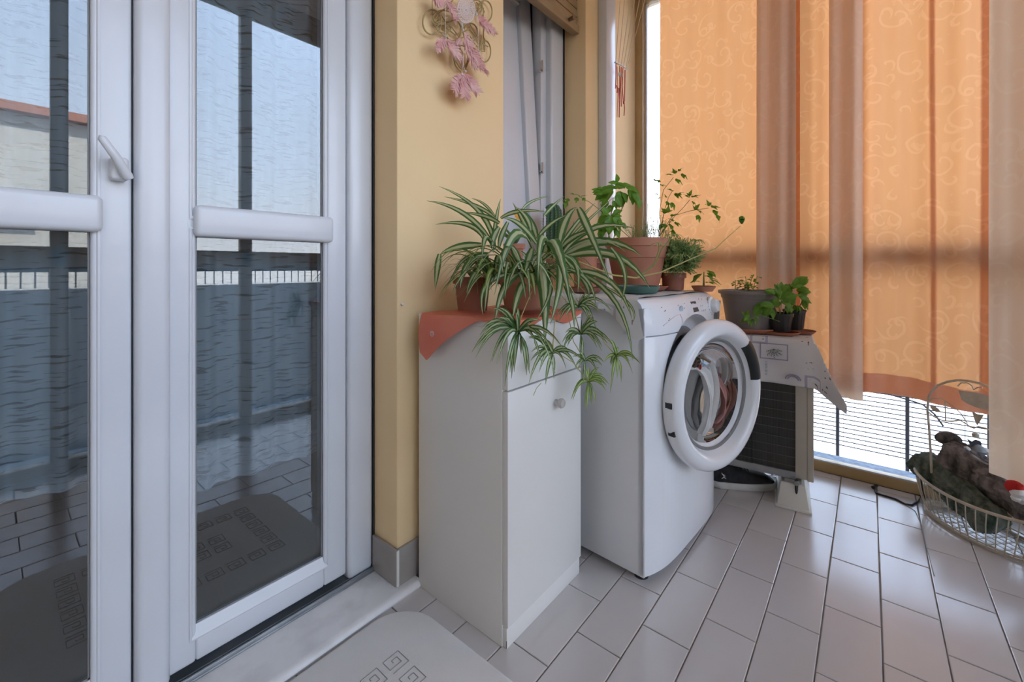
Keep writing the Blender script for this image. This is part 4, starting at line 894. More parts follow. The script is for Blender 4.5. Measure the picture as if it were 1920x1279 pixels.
for k in range(95):     # shorter filling leaves around the crowns
    cr = random.choice([(.955, .86), (1.0, .82), (1.03, .80), (1.06, .775), (1.04, .80), (.97, .84)]); a = rnd.uniform(0, 6.283); ln = rnd.uniform(.09, .19); el = rnd.uniform(.25, 1.0)
    p0 = Vector((cr[0]+.02*math.cos(a), cr[1]+.02*math.sin(a), .935)); h = Vector((math.cos(a), math.sin(a), 0))
    p1 = p0+h*ln*.55+Vector((0, 0, ln*el)); p2 = p0+h*ln*1.05+Vector((0, 0, ln*(el-.75)))
    if p2.y > 1.07: continue
    if abs(p2.x-1.01) < .18 and .70 < p2.y < 1.06: p2.z = max(p2.z, .86)
    MB().ribbon(p0, p1, p2, rnd.uniform(.011, .019), 8, fold=.35).build('leaf', rnd.choice(['striped', 'striped', 'striped_light']), SP, smooth=True, world=True)
def plantlet(px, py, Y, n, l0, l1, seed, run, m='striped', wd=.0105, fwd=.6):
    r_ = random.Random(seed); c = cam2w(px, py, Y)
    R_ = MB().tube([cam2w(*p, y_) for p, y_ in run]+[c], [.0013]*len(run)+[.002], 5).build('plantlet', 'dry_stem', SP, smooth=True, world=True)
    right = Vector((math.cos(TH), -math.sin(TH), 0)); tow = Vector((-math.sin(TH), -math.cos(TH), 0))
    for k in range(n):
        a = r_.uniform(-2.9, .25)-.1 if k % 5 > 1 else r_.uniform(-.1, 3.2)
        ln = r_.uniform(l0, l1)*(1 if k % 4 else .75); h = right*math.cos(a)+tow*r_.uniform(-.12, .6)
        up = math.sin(a)
        p1 = c+h*ln*.45+Vector((0, 0, ln*(.32 if up < 0 else .5))); p2 = c+h*ln*.85+Vector((0, 0, ln*(up*.75-.15)))
        if up < -.8: p1 = c+h*ln*.35+Vector((0, 0, -ln*.1))+tow*ln*.25; p2 = c+h*ln*.5+Vector((0, 0, -ln*.95))+tow*.01
        MB().ribbon(c, p1, p2, r_.uniform(.8, 1.2)*wd, 7, fold=.3, side=(p2-c).cross(tow)+Vector((0, 0, .2))).build('leaf', m, R_, smooth=True, world=True)
plantlet(971, 622, 1.045, 42, .07, .145, 3, [((1000, 540), 1.25), ((985, 575), 1.16), ((975, 600), 1.08)])
plantlet(1088, 626, 1.22, 22, .05, .105, 4, [((1040, 540), 1.26), ((1075, 580), 1.24)])
plantlet(1036, 662, 1.13, 16, .05, .11, 5, [((1010, 540), 1.24), ((1040, 600), 1.17)])
plantlet(1097, 676, 1.24, 11, .035, .065, 6, [((1060, 560), 1.24), ((1075, 640), 1.25)], wd=.0085)
plantlet(1103, 716, 1.24, 20, .04, .085, 8, [((1050, 665), 1.15), ((1075, 680), 1.2)], m='striped_light', wd=.0085)
plantlet(1156, 668, 1.25, 18, .04, .10, 9, [((1080, 560), 1.22), ((1110, 600), 1.22), ((1133, 642), 1.24)], m='striped_light', wd=.009)
plantlet(1083, 576, 1.2, 14, .05, .11, 12, [((1060, 530), 1.24)], wd=.0095)
for k, (x, y) in enumerate(((1003, 706), (1000, 738))):
    MB().tube([cam2w(1015, 718, 1.09), cam2w(1006, 728, 1.09), cam2w(1000, 742, 1.09)], .0008, 4).build('dry_tip', 'dry_stem', SP, world=True) if k else None
# long flowering runner
st = MB().tube([cam2w(*p, y_) for p, y_ in (((1078, 488), 1.27), ((1115, 503), 1.28), ((1150, 516), 1.3), ((1192, 521), 1.32), ((1240, 510), 1.34), ((1290, 488), 1.36), ((1342, 466), 1.38), ((1362, 447), 1.39), ((1388, 424), 1.4))], [.0026, .0026, .0025, .0025, .0023, .002, .0017, .0014, .0012], 6).build('runner', 'dry_stem', SP, smooth=True, world=True)
for pts in ((((1192, 521), 1.32), ((1225, 500), 1.32), ((1235, 470), 1.32), ((1236, 458), 1.32)), (((1275, 490), 1.35), ((1276, 480), 1.35)), (((1292, 486), 1.36), ((1302, 470), 1.36), ((1305, 452), 1.36)), (((1200, 519), 1.32), ((1232, 490), 1.33), ((1240, 468), 1.33), ((1262, 442), 1.33))):
    MB().tube([cam2w(*p, y_) for p, y_ in pts], .0015, 5).build('runner_branch', 'green_stem', st, smooth=True, world=True)
    e_ = cam2w(*pts[-1][0], pts[-1][1]); mb = MB()
    for k in range(9):
        a = rnd.uniform(0, 6.28); d = Vector((math.cos(a), math.sin(a), 0)); mb.ribbon(e_, e_+d*.015+Vector((0, 0, .012)), e_+d*.034+Vector((0, 0, -.010)), .0055, 5)
    mb.build('young_plantlet', 'striped_light', st, smooth=True, world=True)
mb = MB(); e_ = cam2w(1391, 413, 1.4)
for k in range(14):
    a = k*2.4; t = k/14; d = Vector((math.cos(a), math.sin(a), 0)); mb.ribbon(e_-Vector((0, 0, .012)), e_+d*.016*(1-t*.6), e_+d*.006*(1-t)+Vector((0, 0, .014)), .009, 5)
mb.build('bud', 'basil', st, smooth=True, world=True)

def plant_root(name, loc, label, cat='plant', group=None): return thing(name, loc, label, cat, group=group)
# second pot behind on the cabinet
P2 = plant_root('spider_plant', (.972, .966, .834), 'small fine-leaved spider plant in a dark terracotta pot, behind the big one on the cabinet')
pot(P2, (0, 0, .0), .045, .062, .105, 'dark_terracotta', rimh=.02)
for k in range(34):
    a = rnd.uniform(2.2, 6.6); ln = rnd.uniform(.07, .14); h = Vector((math.cos(a), math.sin(a), 0)); p0 = Vector((.972, .966, .93))
    p2 = p0+h*ln+Vector((0, 0, rnd.uniform(-.05, .06)))
    if p2.y > 1.06: continue
    MB().ribbon(p0, p0+h*ln*.5+Vector((0, 0, .09)), p2, .0045, 7).build('leaf', 'striped', P2, smooth=True, world=True)

# ================================================================== POTS ON THE WASHING MACHINE
zt = .8765
B1 = plant_root('herb_pot', (1.70, .74, zt), 'large terracotta pot of mixed herbs and parsley stems on the washing machine')
def bpot(parent, c, r0, r1, h, m):
    mb = MB(); mb.lathe([(0, 0), (r0, 0), (r0+.001, .005), (r0+(r1-r0)*.62, h*.60), (r0+(r1-r0)*.62+.004, h*.61), (r1-.006, h*.80), (r1-.005, h*.83), (r1, h*.84), (r1+.001, h), (r1-.007, h), (r1-.011, h*.86), (r0-.006, .012), (0, .012)], 44, c)
    o = mb.build('pot', m, parent, smooth=True)
    MB().lathe([(0, h*.85), (r1*.5, h*.86), (r1-.010, h*.84)], 24, c).build('soil', 'soil', parent, smooth=True); return o
bpot(B1, (0, 0, .012), .088, .126, .198, 'terracotta')
tag(saucer((1.725, .728, zt), .105, .018, 'terracotta', 'terracotta saucer under the large herb pot'), None)
tag(saucer((1.515, .655, zt), .078, .026, 'green_plastic', 'dark green plastic saucer in front of the large terracotta pot'), None)
def lobed(mb, p, d, ln, seed):
    """parsley leaflet of three toothed lobes"""
    r_ = random.Random(seed); d = Vector(d).normalized(); up = Vector((r_.uniform(-.5, .2), r_.uniform(-.6, 0), 1)).normalized(); s_ = d.cross(up).normalized()
    for k in (-1, 0, 1):
        dd_ = (d+s_*k*.95).normalized(); mb.blade(p, dd_, up, ln*(1 if k == 0 else .78), ln*.62, droop=.25, lobes=2.0, nl=6, cup=.15)
def sprig(parent, base_, path, leaves, m='parsley', stem='red_stem', r=.0012, name='parsley_stem'):
    s_ = MB().tube([Vector(base_)]+[Vector(p) for p in path], [r*1.2]+[r]*len(path), 5).build(name, stem, parent, smooth=True, world=True)
    for k, (p, d, ln) in enumerate(leaves):
        mb = MB(); lobed(mb, Vector(p), d, ln, k+int(abs(p[0])*1000)); mb.build('leaf', m, s_, smooth=True, world=True)
RGT = Vector((math.cos(TH), -math.sin(TH), 0)); TOW = Vector((-math.sin(TH), -math.cos(TH), 0)); UP = Vector((0, 0, 1))
def sc(x, y, Y=1.72): return cam2w(*q2(x, y), Y)
b0 = cam2w(1235, 445, 1.74)
def sprig2(path, leaves, Y=1.72, ln=.030, base_=b0, **k):
    sprig(B1, base_, [sc(*p, Y) for p in path], [(sc(x, y, Y-.01), RGT*dx+UP*dy+TOW*.25, ln*s_) for x, y, dx, dy, s_ in leaves], **k)
sprig2([(1010, 400), (1040, 240), (1120, 140)], [(1110, 120, -1, .3, 1), (1130, 110, -.3, .9, .8), (1140, 150, .9, -.6, 1.2), (1185, 110, 1, -.7, 1.1), (1160, 90, .4, .5, .8)])
sprig2([(990, 380), (1010, 290), (1000, 200)], [(985, 170, -1, .7, 1), (1000, 180, .3, .8, .8), (1010, 200, .8, 0, .9), (995, 270, -.7, -.1, .5), (1000, 310, .5, .4, .5)], r=.0008)
sprig2([(1050, 400), (1080, 300), (1110, 250)], [(1110, 250, -.6, .5, .9), (1130, 270, 1, -.4, 1.2), (1150, 280, .6, .4, .9), (1070, 330, .3, -1, .9), (1110, 340, .4, -1, 1.1), (1060, 300, -.3, .7, .6)])
sprig2([(1130, 450), (1200, 380), (1250, 320)], [(1240, 300, -.6, .5, .9), (1250, 290, .1, 1, .9), (1270, 300, .9, .5, 1.1), (1270, 330, .8, -.7, .8)])
sprig2([(1110, 450), (1260, 405), (1400, 385)], [(1290, 400, .3, .6, 1), (1310, 400, 1, -.4, 1), (1400, 370, -.2, 1, .9), (1425, 380, 1, .2, 1.1), (1440, 400, .8, -1, 1.3), (1470, 440, .5, -1, 1.1), (1320, 440, .2, -1, 1.0)])
sprig2([(1040, 480)], [(1050, 430, -.3, .7, .9), (1080, 470, .8, -.2, 1.1), (1090, 510, .6, -.9, 1.2), (1050, 510, -.6, -.4, 1.1), (1100, 450, .9, .5, 1), (1130, 500, .9, -.3, .9), (1120, 560, .2, -1, .9), (1070, 420, .2, 1, .8)], ln=.034)
sprig(B1, cam2w(1180, 445, 1.68), [cam2w(*q2(520, 390), 1.66), cam2w(*q2(440, 330), 1.64), cam2w(*q2(390, 320), 1.63)], [(cam2w(*q2(x, y), 1.62), RGT*dx+UP*dy+TOW*.2, .026*s_) for x, y, dx, dy, s_ in ((380, 300, -.4, .4, 1), (340, 280, -1, .5, 1.1), (350, 300, -.2, -1, .8), (290, 320, -1, .1, 1.1), (270, 330, -.3, -.9, 1.1), (385, 290, .8, .3, .8), (400, 300, .4, -.8, .7))])
fine = MB()
for k in range(90):
    x = rnd.uniform(780, 1090); p = sc(x, 640, rnd.uniform(1.66, 1.80)); q_ = p+Vector((rnd.uniform(-.03, .03), rnd.uniform(-.03, .03), rnd.uniform(.02, .065)*(1+.5*(x > 900)))); fine.tube([p, p.lerp(q_, .5)+Vector((rnd.uniform(-.004, .004),)*3), q_], .0006, 3)
    for j in range(6):
        c = p.lerp(q_, .3+j*.14); d = Vector((rnd.uniform(-1, 1), rnd.uniform(-1, 1), rnd.uniform(0, 1))); fine.blade(c, d, UP, .008, .0035, nl=2)
tag(fine.build('fine_herb_sprigs', 'thyme', B1, smooth=True, world=True), kind='stuff')
for k in range(4):
    p = sc(880+25*k, 640); MB().tube([p, sc(880+40*k, 480), sc(870+45*k, 330+20*k)], .0007, 4).build('thin_stem', 'red_stem', B1, world=True)
# basil with big leaves, behind left of the large pot
B2 = plant_root('basil_plant', (1.60, .90, zt), 'broad-leaved basil with large glossy leaves, left behind the large terracotta pot')
pot(B2, (0, 0, 0), .045, .062, .13, 'dark_terracotta')
def blades(parent, lst, Yf, m='basil', wr=.62, conv=q2, k0=.0019, grow=.72):
    for (x, y, dx, dy, ln, tw) in [q for q in lst]+[(q[0]+rnd.uniform(-28, 28), q[1]+rnd.uniform(-25, 25), q[2]+rnd.uniform(-.6, .6), q[3]+rnd.uniform(-.5, .3), q[4]*.75, q[5]+rnd.uniform(-.5, .5)) for q in lst+lst]:
        ln *= grow; p = cam2w(*conv(x, y), Yf+rnd.uniform(-.03, .03)); nrm = TOW*.8+UP*.6+RGT*tw
        MB().blade(p, RGT*dx+UP*dy+TOW*rnd.uniform(0, .4), nrm, ln*k0*.25*1.05, ln*k0*.25*wr*1.05, droop=.30, nl=7, cup=.22).build('leaf', m, parent, smooth=True, world=True)
BY = 1.70
for pts in (((600, 640), (620, 450), (640, 300)), ((640, 640), (690, 430), (760, 280)), ((620, 640), (560, 500), (540, 350))):
    MB().tube([cam2w(*q2(*p), BY+.03) for p in pts], .002, 6).build('stem', 'green_stem', B2, smooth=True, world=True)
blades(B2, [(640, 230, -1, -.15, 190, -.3), (650, 215, .6, .25, 120, 0), (600, 250, -1, -.5, 170, .2), (690, 250, .2, -1, 150, 0), (740, 220, 1, -.2, 150, .4), (780, 230, .3, -1, 170, .2), (790, 260, .9, -1.1, 180, .3), (820, 300, .5, -1, 130, .2), (660, 280, .5, -1, 140, -.2), (700, 210, .9, .3, 110, 0),
 (560, 270, -.9, .1, 110, -.2), (530, 250, -1, .4, 90, -.1), (600, 330, -.8, -.6, 110, 0), (650, 330, .3, -1, 90, 0), (720, 290, -.2, -1, 120, 0), (680, 200, -.5, .2, 120, 0), (620, 360, -.4, -1, 90, 0)], BY)
blades(B2, [(610, 440, -1, -.5, 170, -.3), (620, 440, 1, -.5, 160, .3), (590, 480, -.9, -.9, 150, -.2), (640, 480, .8, -.9, 150, .3), (610, 450, 0, -1, 190, 0), (560, 560, -.5, -1, 110, 0), (660, 560, .5, -1, 100, 0), (600, 430, -.5, .6, 110, 0), (640, 430, .7, .4, 110, .2), (520, 520, -.8, -.4, 90, 0), (700, 500, .7, -.7, 90, .2)], BY-.02)
# small terracotta pot with a pale succulent
B3 = plant_root('succulent_pot', (1.445, .835, zt), 'small terracotta pot of dark succulent, between the spider plant and the large herb pot')
pot(B3, (0, 0, .02), .040, .053, .155, 'terracotta', rimh=.03)
MB().lathe([(0, 0), (.055, 0), (.066, .018), (.06, .018), (.05, .005), (0, .005)], 28).build('saucer', 'dark_terracotta', B3, smooth=True)
for k in range(26):
    a = k*2.4; d = Vector((math.cos(a), math.sin(a), .3)); c = Vector((1.445, .835, zt+.165))
    MB().blade(c+d*.008, d, UP, rnd.uniform(.025, .045), .014, droop=-.3, cup=.5).build('leaf', 'thyme', B3, smooth=True, world=True)
for k in range(5):
    p = cam2w(1078+rnd.uniform(-8, 14), 424+rnd.uniform(-8, 12), 1.62); MB().lathe([(0, -.006), (.005, 0), (.004, .006), (0, .008)], 8, p).build('flower_bud', 'pink_cloth', B3, smooth=True, world=True)
# thyme bush
B4 = plant_root('thyme_pot', (1.80, .625, zt), 'bushy grey-green thyme spilling over its small terracotta pot, at the back of the control panel')
pot(B4, (0, 0, 0), .040, .052, .07, 'dark_terracotta')
th = MB(); c0 = Vector((1.80, .615, zt+.125))
for k in range(650):
    a = rnd.uniform(0, 6.283); b_ = math.asin(rnd.uniform(-.75, 1)); rr = .112*rnd.uniform(.72, 1.08); d = Vector((math.cos(a)*math.cos(b_), math.sin(a)*math.cos(b_), math.sin(b_)*(.85)))
    if b_ < 0: rr *= .85
    e_ = c0+d*rr; s_ = c0+d*rr*.45; th.tube([s_, e_], .0006, 3, cap=False)
    for j in range(9):
        c = s_.lerp(e_, .25+j*.09); v = (d+Vector((rnd.uniform(-1, 1), rnd.uniform(-1, 1), rnd.uniform(-.6, 1)))).normalized(); th.blade(c, v, d, .0115, .0052, nl=2, droop=.2)
tag(th.build('thyme_foliage', 'thyme', B4, smooth=True, world=True), kind='stuff')
# seedling dish
B5 = plant_root('basil_seedlings', (1.835, .515, zt-.003), 'small basil seedlings in a shallow terracotta dish beside the thyme bush')
MB().lathe([(0, 0), (.034, 0), (.045, .018), (.045, .022), (.040, .022), (.03, .006), (0, .006)], 28).build('dish', 'terracotta', B5, smooth=True)
MB().lathe([(0, .015), (.038, .014)], 20).build('soil', 'soil', B5, smooth=True)
for k in range(16):
    a = rnd.uniform(0, 6.28); c = Vector((1.835+.02*math.cos(a), .515+.02*math.sin(a), zt+.03+rnd.uniform(0, .055))); d = Vector((math.cos(a), math.sin(a), rnd.uniform(-.6, .3)))
    MB().blade(c, d, UP, rnd.uniform(.032, .052), .022, droop=.4).build('leaf', 'basil', B5, smooth=True, world=True)
for k in range(4): MB().tube([(1.825+.008*k, .515, zt+.01), (1.82+.012*k, .51+.003*k, zt+.075)], .0014, 5).build('stem', 'green_stem', B5, smooth=True, world=True)
# cactus and friends on the window sill
CT = plant_root('cactus', (1.655, 1.125, .986), 'ribbed dark green column cactus on the window sill behind the spider plant')
pot(CT, (0, 0, 0), .036, .046, .07, 'terracotta')
cb_ = MB(); n = 72; vs = []
for k, (r_, h) in enumerate([(.022, .06), (.034, .09), (.040, .14), (.041, .20), (.037, .245), (.026, .268), (.010, .278), (.001, .279)]):
    for j in range(n):
        a = 2*math.pi*j/n; rr = r_*(1+.13*math.cos(a*14)); vs.append((rr*math.cos(a), rr*math.sin(a), h))
cb_.add(vs, [(i*n+j, i*n+(j+1) % n, (i+1)*n+(j+1) % n, (i+1)*n+j) for i in range(7) for j in range(n)])
cb_.build('stem', 'cactus', CT, smooth=True)
sp_ = MB()
for j in range(14):
    a = 2*math.pi*j/14
    for i in range(14):
        h = .085+i*.0125; r_ = .047 if .12 < h < .22 else .042
        for q in range(3): b_ = a+(q-1)*.35; p = Vector((r_*.96*math.cos(a), r_*.96*math.sin(a), h)); sp_.tube([p, p+Vector((math.cos(b_), math.sin(b_), .3*(q-1)))*.010], .0004, 3, cap=False)
tag(sp_.build('spines', 'spine', CT), kind='stuff')
SU = plant_root('flowering_succulent', (1.375, 1.125, .986), 'small succulent with one orange flower on the window sill, behind the spider plant')
pot(SU, (0, 0, 0), .034, .045, .08, 'terracotta')
for k in range(18):
    a = k*2.4; MB().blade(Vector((1.375, 1.125, 1.06)), (math.cos(a), math.sin(a), 1.0+.3*(k % 3)), UP, .085, .022, cup=.4, droop=.1).build('leaf', 'thyme', SU, smooth=True, world=True)
fo = MB()
for k in range(12): a = k*math.pi/6; fo.blade(Vector((1.375, 1.11, 1.185)), (math.cos(a), -.3+.2*math.sin(a), math.sin(a)), (0, -1, .2), .024, .012)
fo.build('flower', 'orange', SU, smooth=True, world=True)
lb = MB().box(1.575, 1.592, 1.118, 1.120, .99, 1.235).build('plant_stake', 'white_pvc', bev=.0008); tag(lb, 'white plastic plant stake standing next to the cactus on the sill', 'plant label')

# ================================================================== POTS ON THE OUTDOOR UNIT
za = .6795
G1 = plant_root('seedling_pot', (2.215, .425, za), 'large taupe plastic pot with small seedlings, in a terracotta saucer on the outdoor unit')
MB().lathe([(0, 0), (.10, 0), (.116, .016), (.116, .02), (.11, .02), (.098, .006), (0, .006)], 36).build('saucer', 'terracotta', G1, smooth=True)
bpot2 = MB(); c = (0, 0, .007); r0, r1, h = .088, .126, .178
bpot2.lathe([(0, 0), (r0, 0), (r0+.002, .006), (r1-.016, h*.80), (r1-.012, h*.81), (r1-.009, h*.915), (r1, h*.92), (r1+.002, h*.96), (r1, h), (r1-.012, h), (r1-.018, h*.9), (r0-.008, .012), (0, .012)], 48, c); bpot2.build('pot', 'grey_plastic', G1, smooth=True)
MB().lathe([(0, .165), (.06, .166), (.106, .162)], 24).build('soil', 'soil', G1, smooth=True)
for k in range(7):
    a = rnd.uniform(0, 6.28); x0, y0 = 2.205+rnd.uniform(-.03, .03), .44+rnd.uniform(-.03, .04); e_ = Vector((x0+.03*math.cos(a), y0+.03*math.sin(a), za+.165+rnd.uniform(.04, .10)))
    s_ = MB().tube([(x0, y0, za+.165), (x0+.01*math.cos(a), y0+.01*math.sin(a), za+.20), e_], .0014, 5).build('seedling', 'green_stem', G1, smooth=True, world=True)
    for j in range(7):
        b_ = rnd.uniform(0, 6.28); c = Vector((x0, y0, za+.17)).lerp(e_, .35+.1*j); MB().blade(c, (math.cos(b_), math.sin(b_), .1), UP, rnd.uniform(.020, .040), .017, droop=.3).build('leaf', 'basil', s_, smooth=True, world=True)
BX = MB().lathe([(0, 0), (.034, 0), (.042, .125), (.045, .125), (.045, .14), (.040, .14), (.032, .01), (0, .01)], 4, (0, 0, 0)).build('square_pot', 'slate_plastic'); BX.location = (2.065, .545, .6805); BX.rotation_euler = (0, 0, R(50)); tag(BX, 'small square slate-grey pot half hidden behind the washer, beside the taupe pot', 'pot')
def blackpot(loc, r, h, label, lst, Y):
    p = plant_root('basil_plant', loc, label)
    mb = MB(); mb.lathe([(0, 0), (r*.72, 0), (r*.74, .004), (r*.93, h-.008), (r*1.0, h-.008), (r*1.0, h), (r*.95, h), (r*.70, .008), (0, .008)], 28)
    for k in range(14): a = k*math.pi/7; mb.tube([(r*.75*math.cos(a), r*.75*math.sin(a), .006), (r*.92*math.cos(a), r*.92*math.sin(a), h-.01)], .0012, 4)
    mb.build('pot', 'black_plastic', p, smooth=True); MB().lathe([(0, h*.85), (r*.85, h*.84)], 20).build('soil', 'soil', p, smooth=True)
    for k in range(6):
        a = k*1.05; MB().tube([(0.01*math.cos(a), .01*math.sin(a), h*.85), (.03*math.cos(a), .03*math.sin(a), h+.03), (.045*math.cos(a), .045*math.sin(a), h+.07)], .0015, 5).build('stem', 'green_stem', p, smooth=True)
    blades(p, lst, Y, conv=lambda x, y: (1320+x/4.263, 480+y/4.263), k0=.0021, wr=.60, grow=.92); return p
blackpot((2.20, .30, za+.014), .052, .078, 'basil seedling in the nearer of two black pots on the outdoor unit', [(600, 330, -.6, .6, 110, 0), (560, 400, -1, .2, 110, 0), (520, 400, -.6, -.9, 100, 0), (500, 390, -1, 0, 100, -.2), (470, 400, -1, -.2, 90, 0), (440, 420, -.9, -.9, 70, 0), (540, 430, .2, -1, 80, 0), (600, 350, .3, .8, 100, 0), (620, 300, -.3, .9, 90, 0), (650, 330, .8, .3, 100, 0), (640, 380, .9, -.5, 90, .2), (570, 300, -.7, .4, 90, 0), (600, 280, .2, .8, 80, 0), (640, 290, .5, .9, 70, 0), (580, 350, -.5, -.5, 90, 0), (650, 400, .3, -.9, 70, 0), (355, 500, -1, -.3, 70, 0), (370, 510, .3, -1, 60, 0), (340, 490, -.4, .6, 60, 0), (390, 500, .6, -.2, 55, 0)], 1.84)
MB().tube([cam2w(1462, 603, 1.84), cam2w(1425, 590, 1.82), cam2w(1405, 600, 1.82)], .0012, 5).build('stem', 'green_stem', bpy.data.objects['basil_plant.001'], world=True)
blackpot((2.292, .258, za+.014), .046, .088, 'basil in the farther of two black pots on the outdoor unit, close to the curtain', [(720, 240, .2, .9, 80, 0), (720, 230, 1, .5, 150, 0), (740, 280, 1, .1, 140, .2), (700, 290, -.5, .5, 100, 0), (760, 330, 1, -.3, 110, .2), (790, 360, .9, -.9, 100, 0), (700, 340, -.4, -.4, 100, 0), (750, 300, .8, -.5, 120, 0), (680, 260, -.8, .2, 90, 0), (760, 400, .3, -1, 80, 0), (720, 390, .1, -.8, 80, 0), (800, 330, .5, -.8, 90, 0), (690, 300, .2, -.9, 100, 0), (740, 250, .6, .6, 90, 0), (720, 430, .5, -.6, 60, 0)], 1.90)
tag(saucer((2.205, .298, za-.0005), .074, .013, 'terracotta', 'terracotta saucer under the nearer black pot on the lavender cloth'), None)
tag(saucer((2.285, .240, za-.0005), .064, .013, 'dark_terracotta', 'terracotta saucer under the farther black pot near the curtain'), None)
# ================================================================== DOORMAT
def mat_outline(x0, x1, y0, y1, r, n=10, bulge=0):
    pts = []
    for cx_, cy_, a0 in ((x1-r, y1-r, 0), (x0+r, y1-r, 90), (x0+r, y0+r, 180), (x1-r, y0+r, 270)):
        for k in range(n+1): a = R(a0+90*k/n); pts.append((cx_+r*math.cos(a), cy_+r*math.sin(a)))
    return pts
DMx0, DMx1, DMy0, DMy1 = -.02, .775, .44, 1.038
mb = MB(); lv = [(0, .001), (0, .006), (.004, .0105), (.010, .012)]; q = None; vs = []
for ins, z in lv:
    o_ = mat_outline(DMx0+ins, DMx1-ins, DMy0+ins, DMy1-ins, .12-ins); q = len(o_); vs += [(x, y, z) for x, y in o_]
mb.add(vs, [(a*q+i, a*q+(i+1) % q, (a+1)*q+(i+1) % q, (a+1)*q+i) for a in range(3) for i in range(q)]+[tuple(range(q-1, -1, -1)), tuple(3*q+i for i in range(q))])
DMo = mb.build('doormat', 'mat_fabric', smooth=True); tag(DMo, 'cream woven mat with a sunken Greek-key square pattern, on the tiles before the door', 'doormat')
gp = MB(); cell = .052
def seg_(a, b_): gp.tube([(a[0], a[1], .0122), (b_[0], b_[1], .0122)], .0011, 4)
for i in range(9):
    for j in range(6):
        if 0 < i < 8 and 0 < j < 5 and not (2 <= i <= 6 and 2 <= j <= 3): continue
        x = .145+i*cell*1.16; y = .56+j*cell*1.25
        if x > .70: continue
        u = cell*.42; k = [(-1, -1), (1, -1), (1, 1), (-1, 1), (-1, -.4), (.45, -.4), (.45, .45), (-.25, .45), (-.25, .1)]
        for a, b_ in zip(k, k[1:]): seg_((x+a[0]*u, y+a[1]*u), (x+b_[0]*u, y+b_[1]*u))
tag(gp.build('greek_key_pattern', 'mat_groove', DMo), kind='stuff')

# ================================================================== WALL ORNAMENTS
def wp(x, y, d=1.065):
    """crop pixel of the ornament -> point on a vertical plane just off the wall"""
    px, py = 740+x/4.568, y/4.568; a = (px-960)/809.5; dx = math.cos(TH)*a+math.sin(TH); dy = -math.sin(TH)*a+math.cos(TH); t = d/dy
    return Vector((dx*t, d, .97-(py-501.4)/809.5*t))
WO = thing('wire_wall_ornament', (1.02, 1.08, 1.60), 'gilded scroll wire ornament of loops on the yellow wall, behind the dreamcatcher', 'wall ornament')
def loop(cx_, cy_, rx, ry, d=1.072, n=28, a0=0, a1=360, r=.0026): 
    MB().tube([wp(cx_+rx*math.cos(R(a0+(a1-a0)*k/n)), cy_+ry*math.sin(R(a0+(a1-a0)*k/n)), d) for k in range(n+(0 if a1-a0 >= 360 else 1))], r, 6, closed=a1-a0 >= 360).build('wire_loop', 'gold_wire', WO, smooth=True, world=True)
loop(320, 190, 80, 106); loop(772, 100, 62, 96); loop(772, 440, 50, 92); loop(570, 495, 62, 106); loop(610, -60, 170, 150); loop(420, 150, 90, 60); loop(420, 240, 60, 40); loop(500, 260, 70, 90); loop(650, 280, 60, 80); loop(700, 60, 50, 60)
def wire(*pts, r=.0022): MB().tube([wp(*p, 1.074) for p in pts], r, 6).build('wire_scroll', 'gold_wire', WO, smooth=True, world=True)
wire((322, -20), (322, 190), (400, 290), (440, 330), r=.0012); wire((330, 200), (380, 110), (450, 60), (520, 60)); wire((330, 195), (400, 130), (430, 180), (360, 190)); wire((330, 200), (420, 215), (480, 240), (470, 200), (400, 170)); wire((420, 220), (520, 300), (640, 250), (700, 320))
wire((480, 220), (560, 330), (640, 300), (690, 380), (745, 435)); wire((700, 20), (760, 70), (760, 200), (760, 430)); wire((690, 100), (745, 60), (770, 100), (740, 150)); wire((740, 300), (745, 440), (772, 440), (770, 330)); wire((500, 420), (520, 520), (570, 600), (620, 540), (630, 440)); wire((640, 200), (700, 300), (760, 380), (800, 400)); wire((440, 60), (520, -20)); wire((560, 330), (560, 420), (520, 470))
DC = thing('dreamcatcher', (1.03, 1.055, 1.57), 'pale pink crocheted dreamcatcher with beads and pink feathers hanging on the yellow wall', 'dreamcatcher')
web = MB()
for k, s_ in enumerate((1, .86, .70, .54, .38, .22, .1)): web.tube([wp(610+75*s_*math.cos(a*math.pi/20), 85+112*s_*math.sin(a*math.pi/20), 1.045) for a in range(40)], min(.0024, .0026) if k == 0 else .0011, 5, closed=True)
for k in range(22):
    a = k*2*math.pi/22; web.tube([wp(610+75*.1*math.cos(a), 85+11*math.sin(a), 1.045), wp(610+75*math.cos(a+.25), 85+112*math.sin(a+.25), 1.045)], .0009, 4)
    for s_ in (.3, .46, .62, .78, .93): 
        c = wp(610+75*s_*math.cos(a+s_), 85+112*s_*math.sin(a+s_), 1.045); web.lathe([(0, -.0016), (.0022, 0), (0, .0016)], 6, c, RX)
web.build('crocheted_disc', 'crochet', DC, smooth=True, world=True)
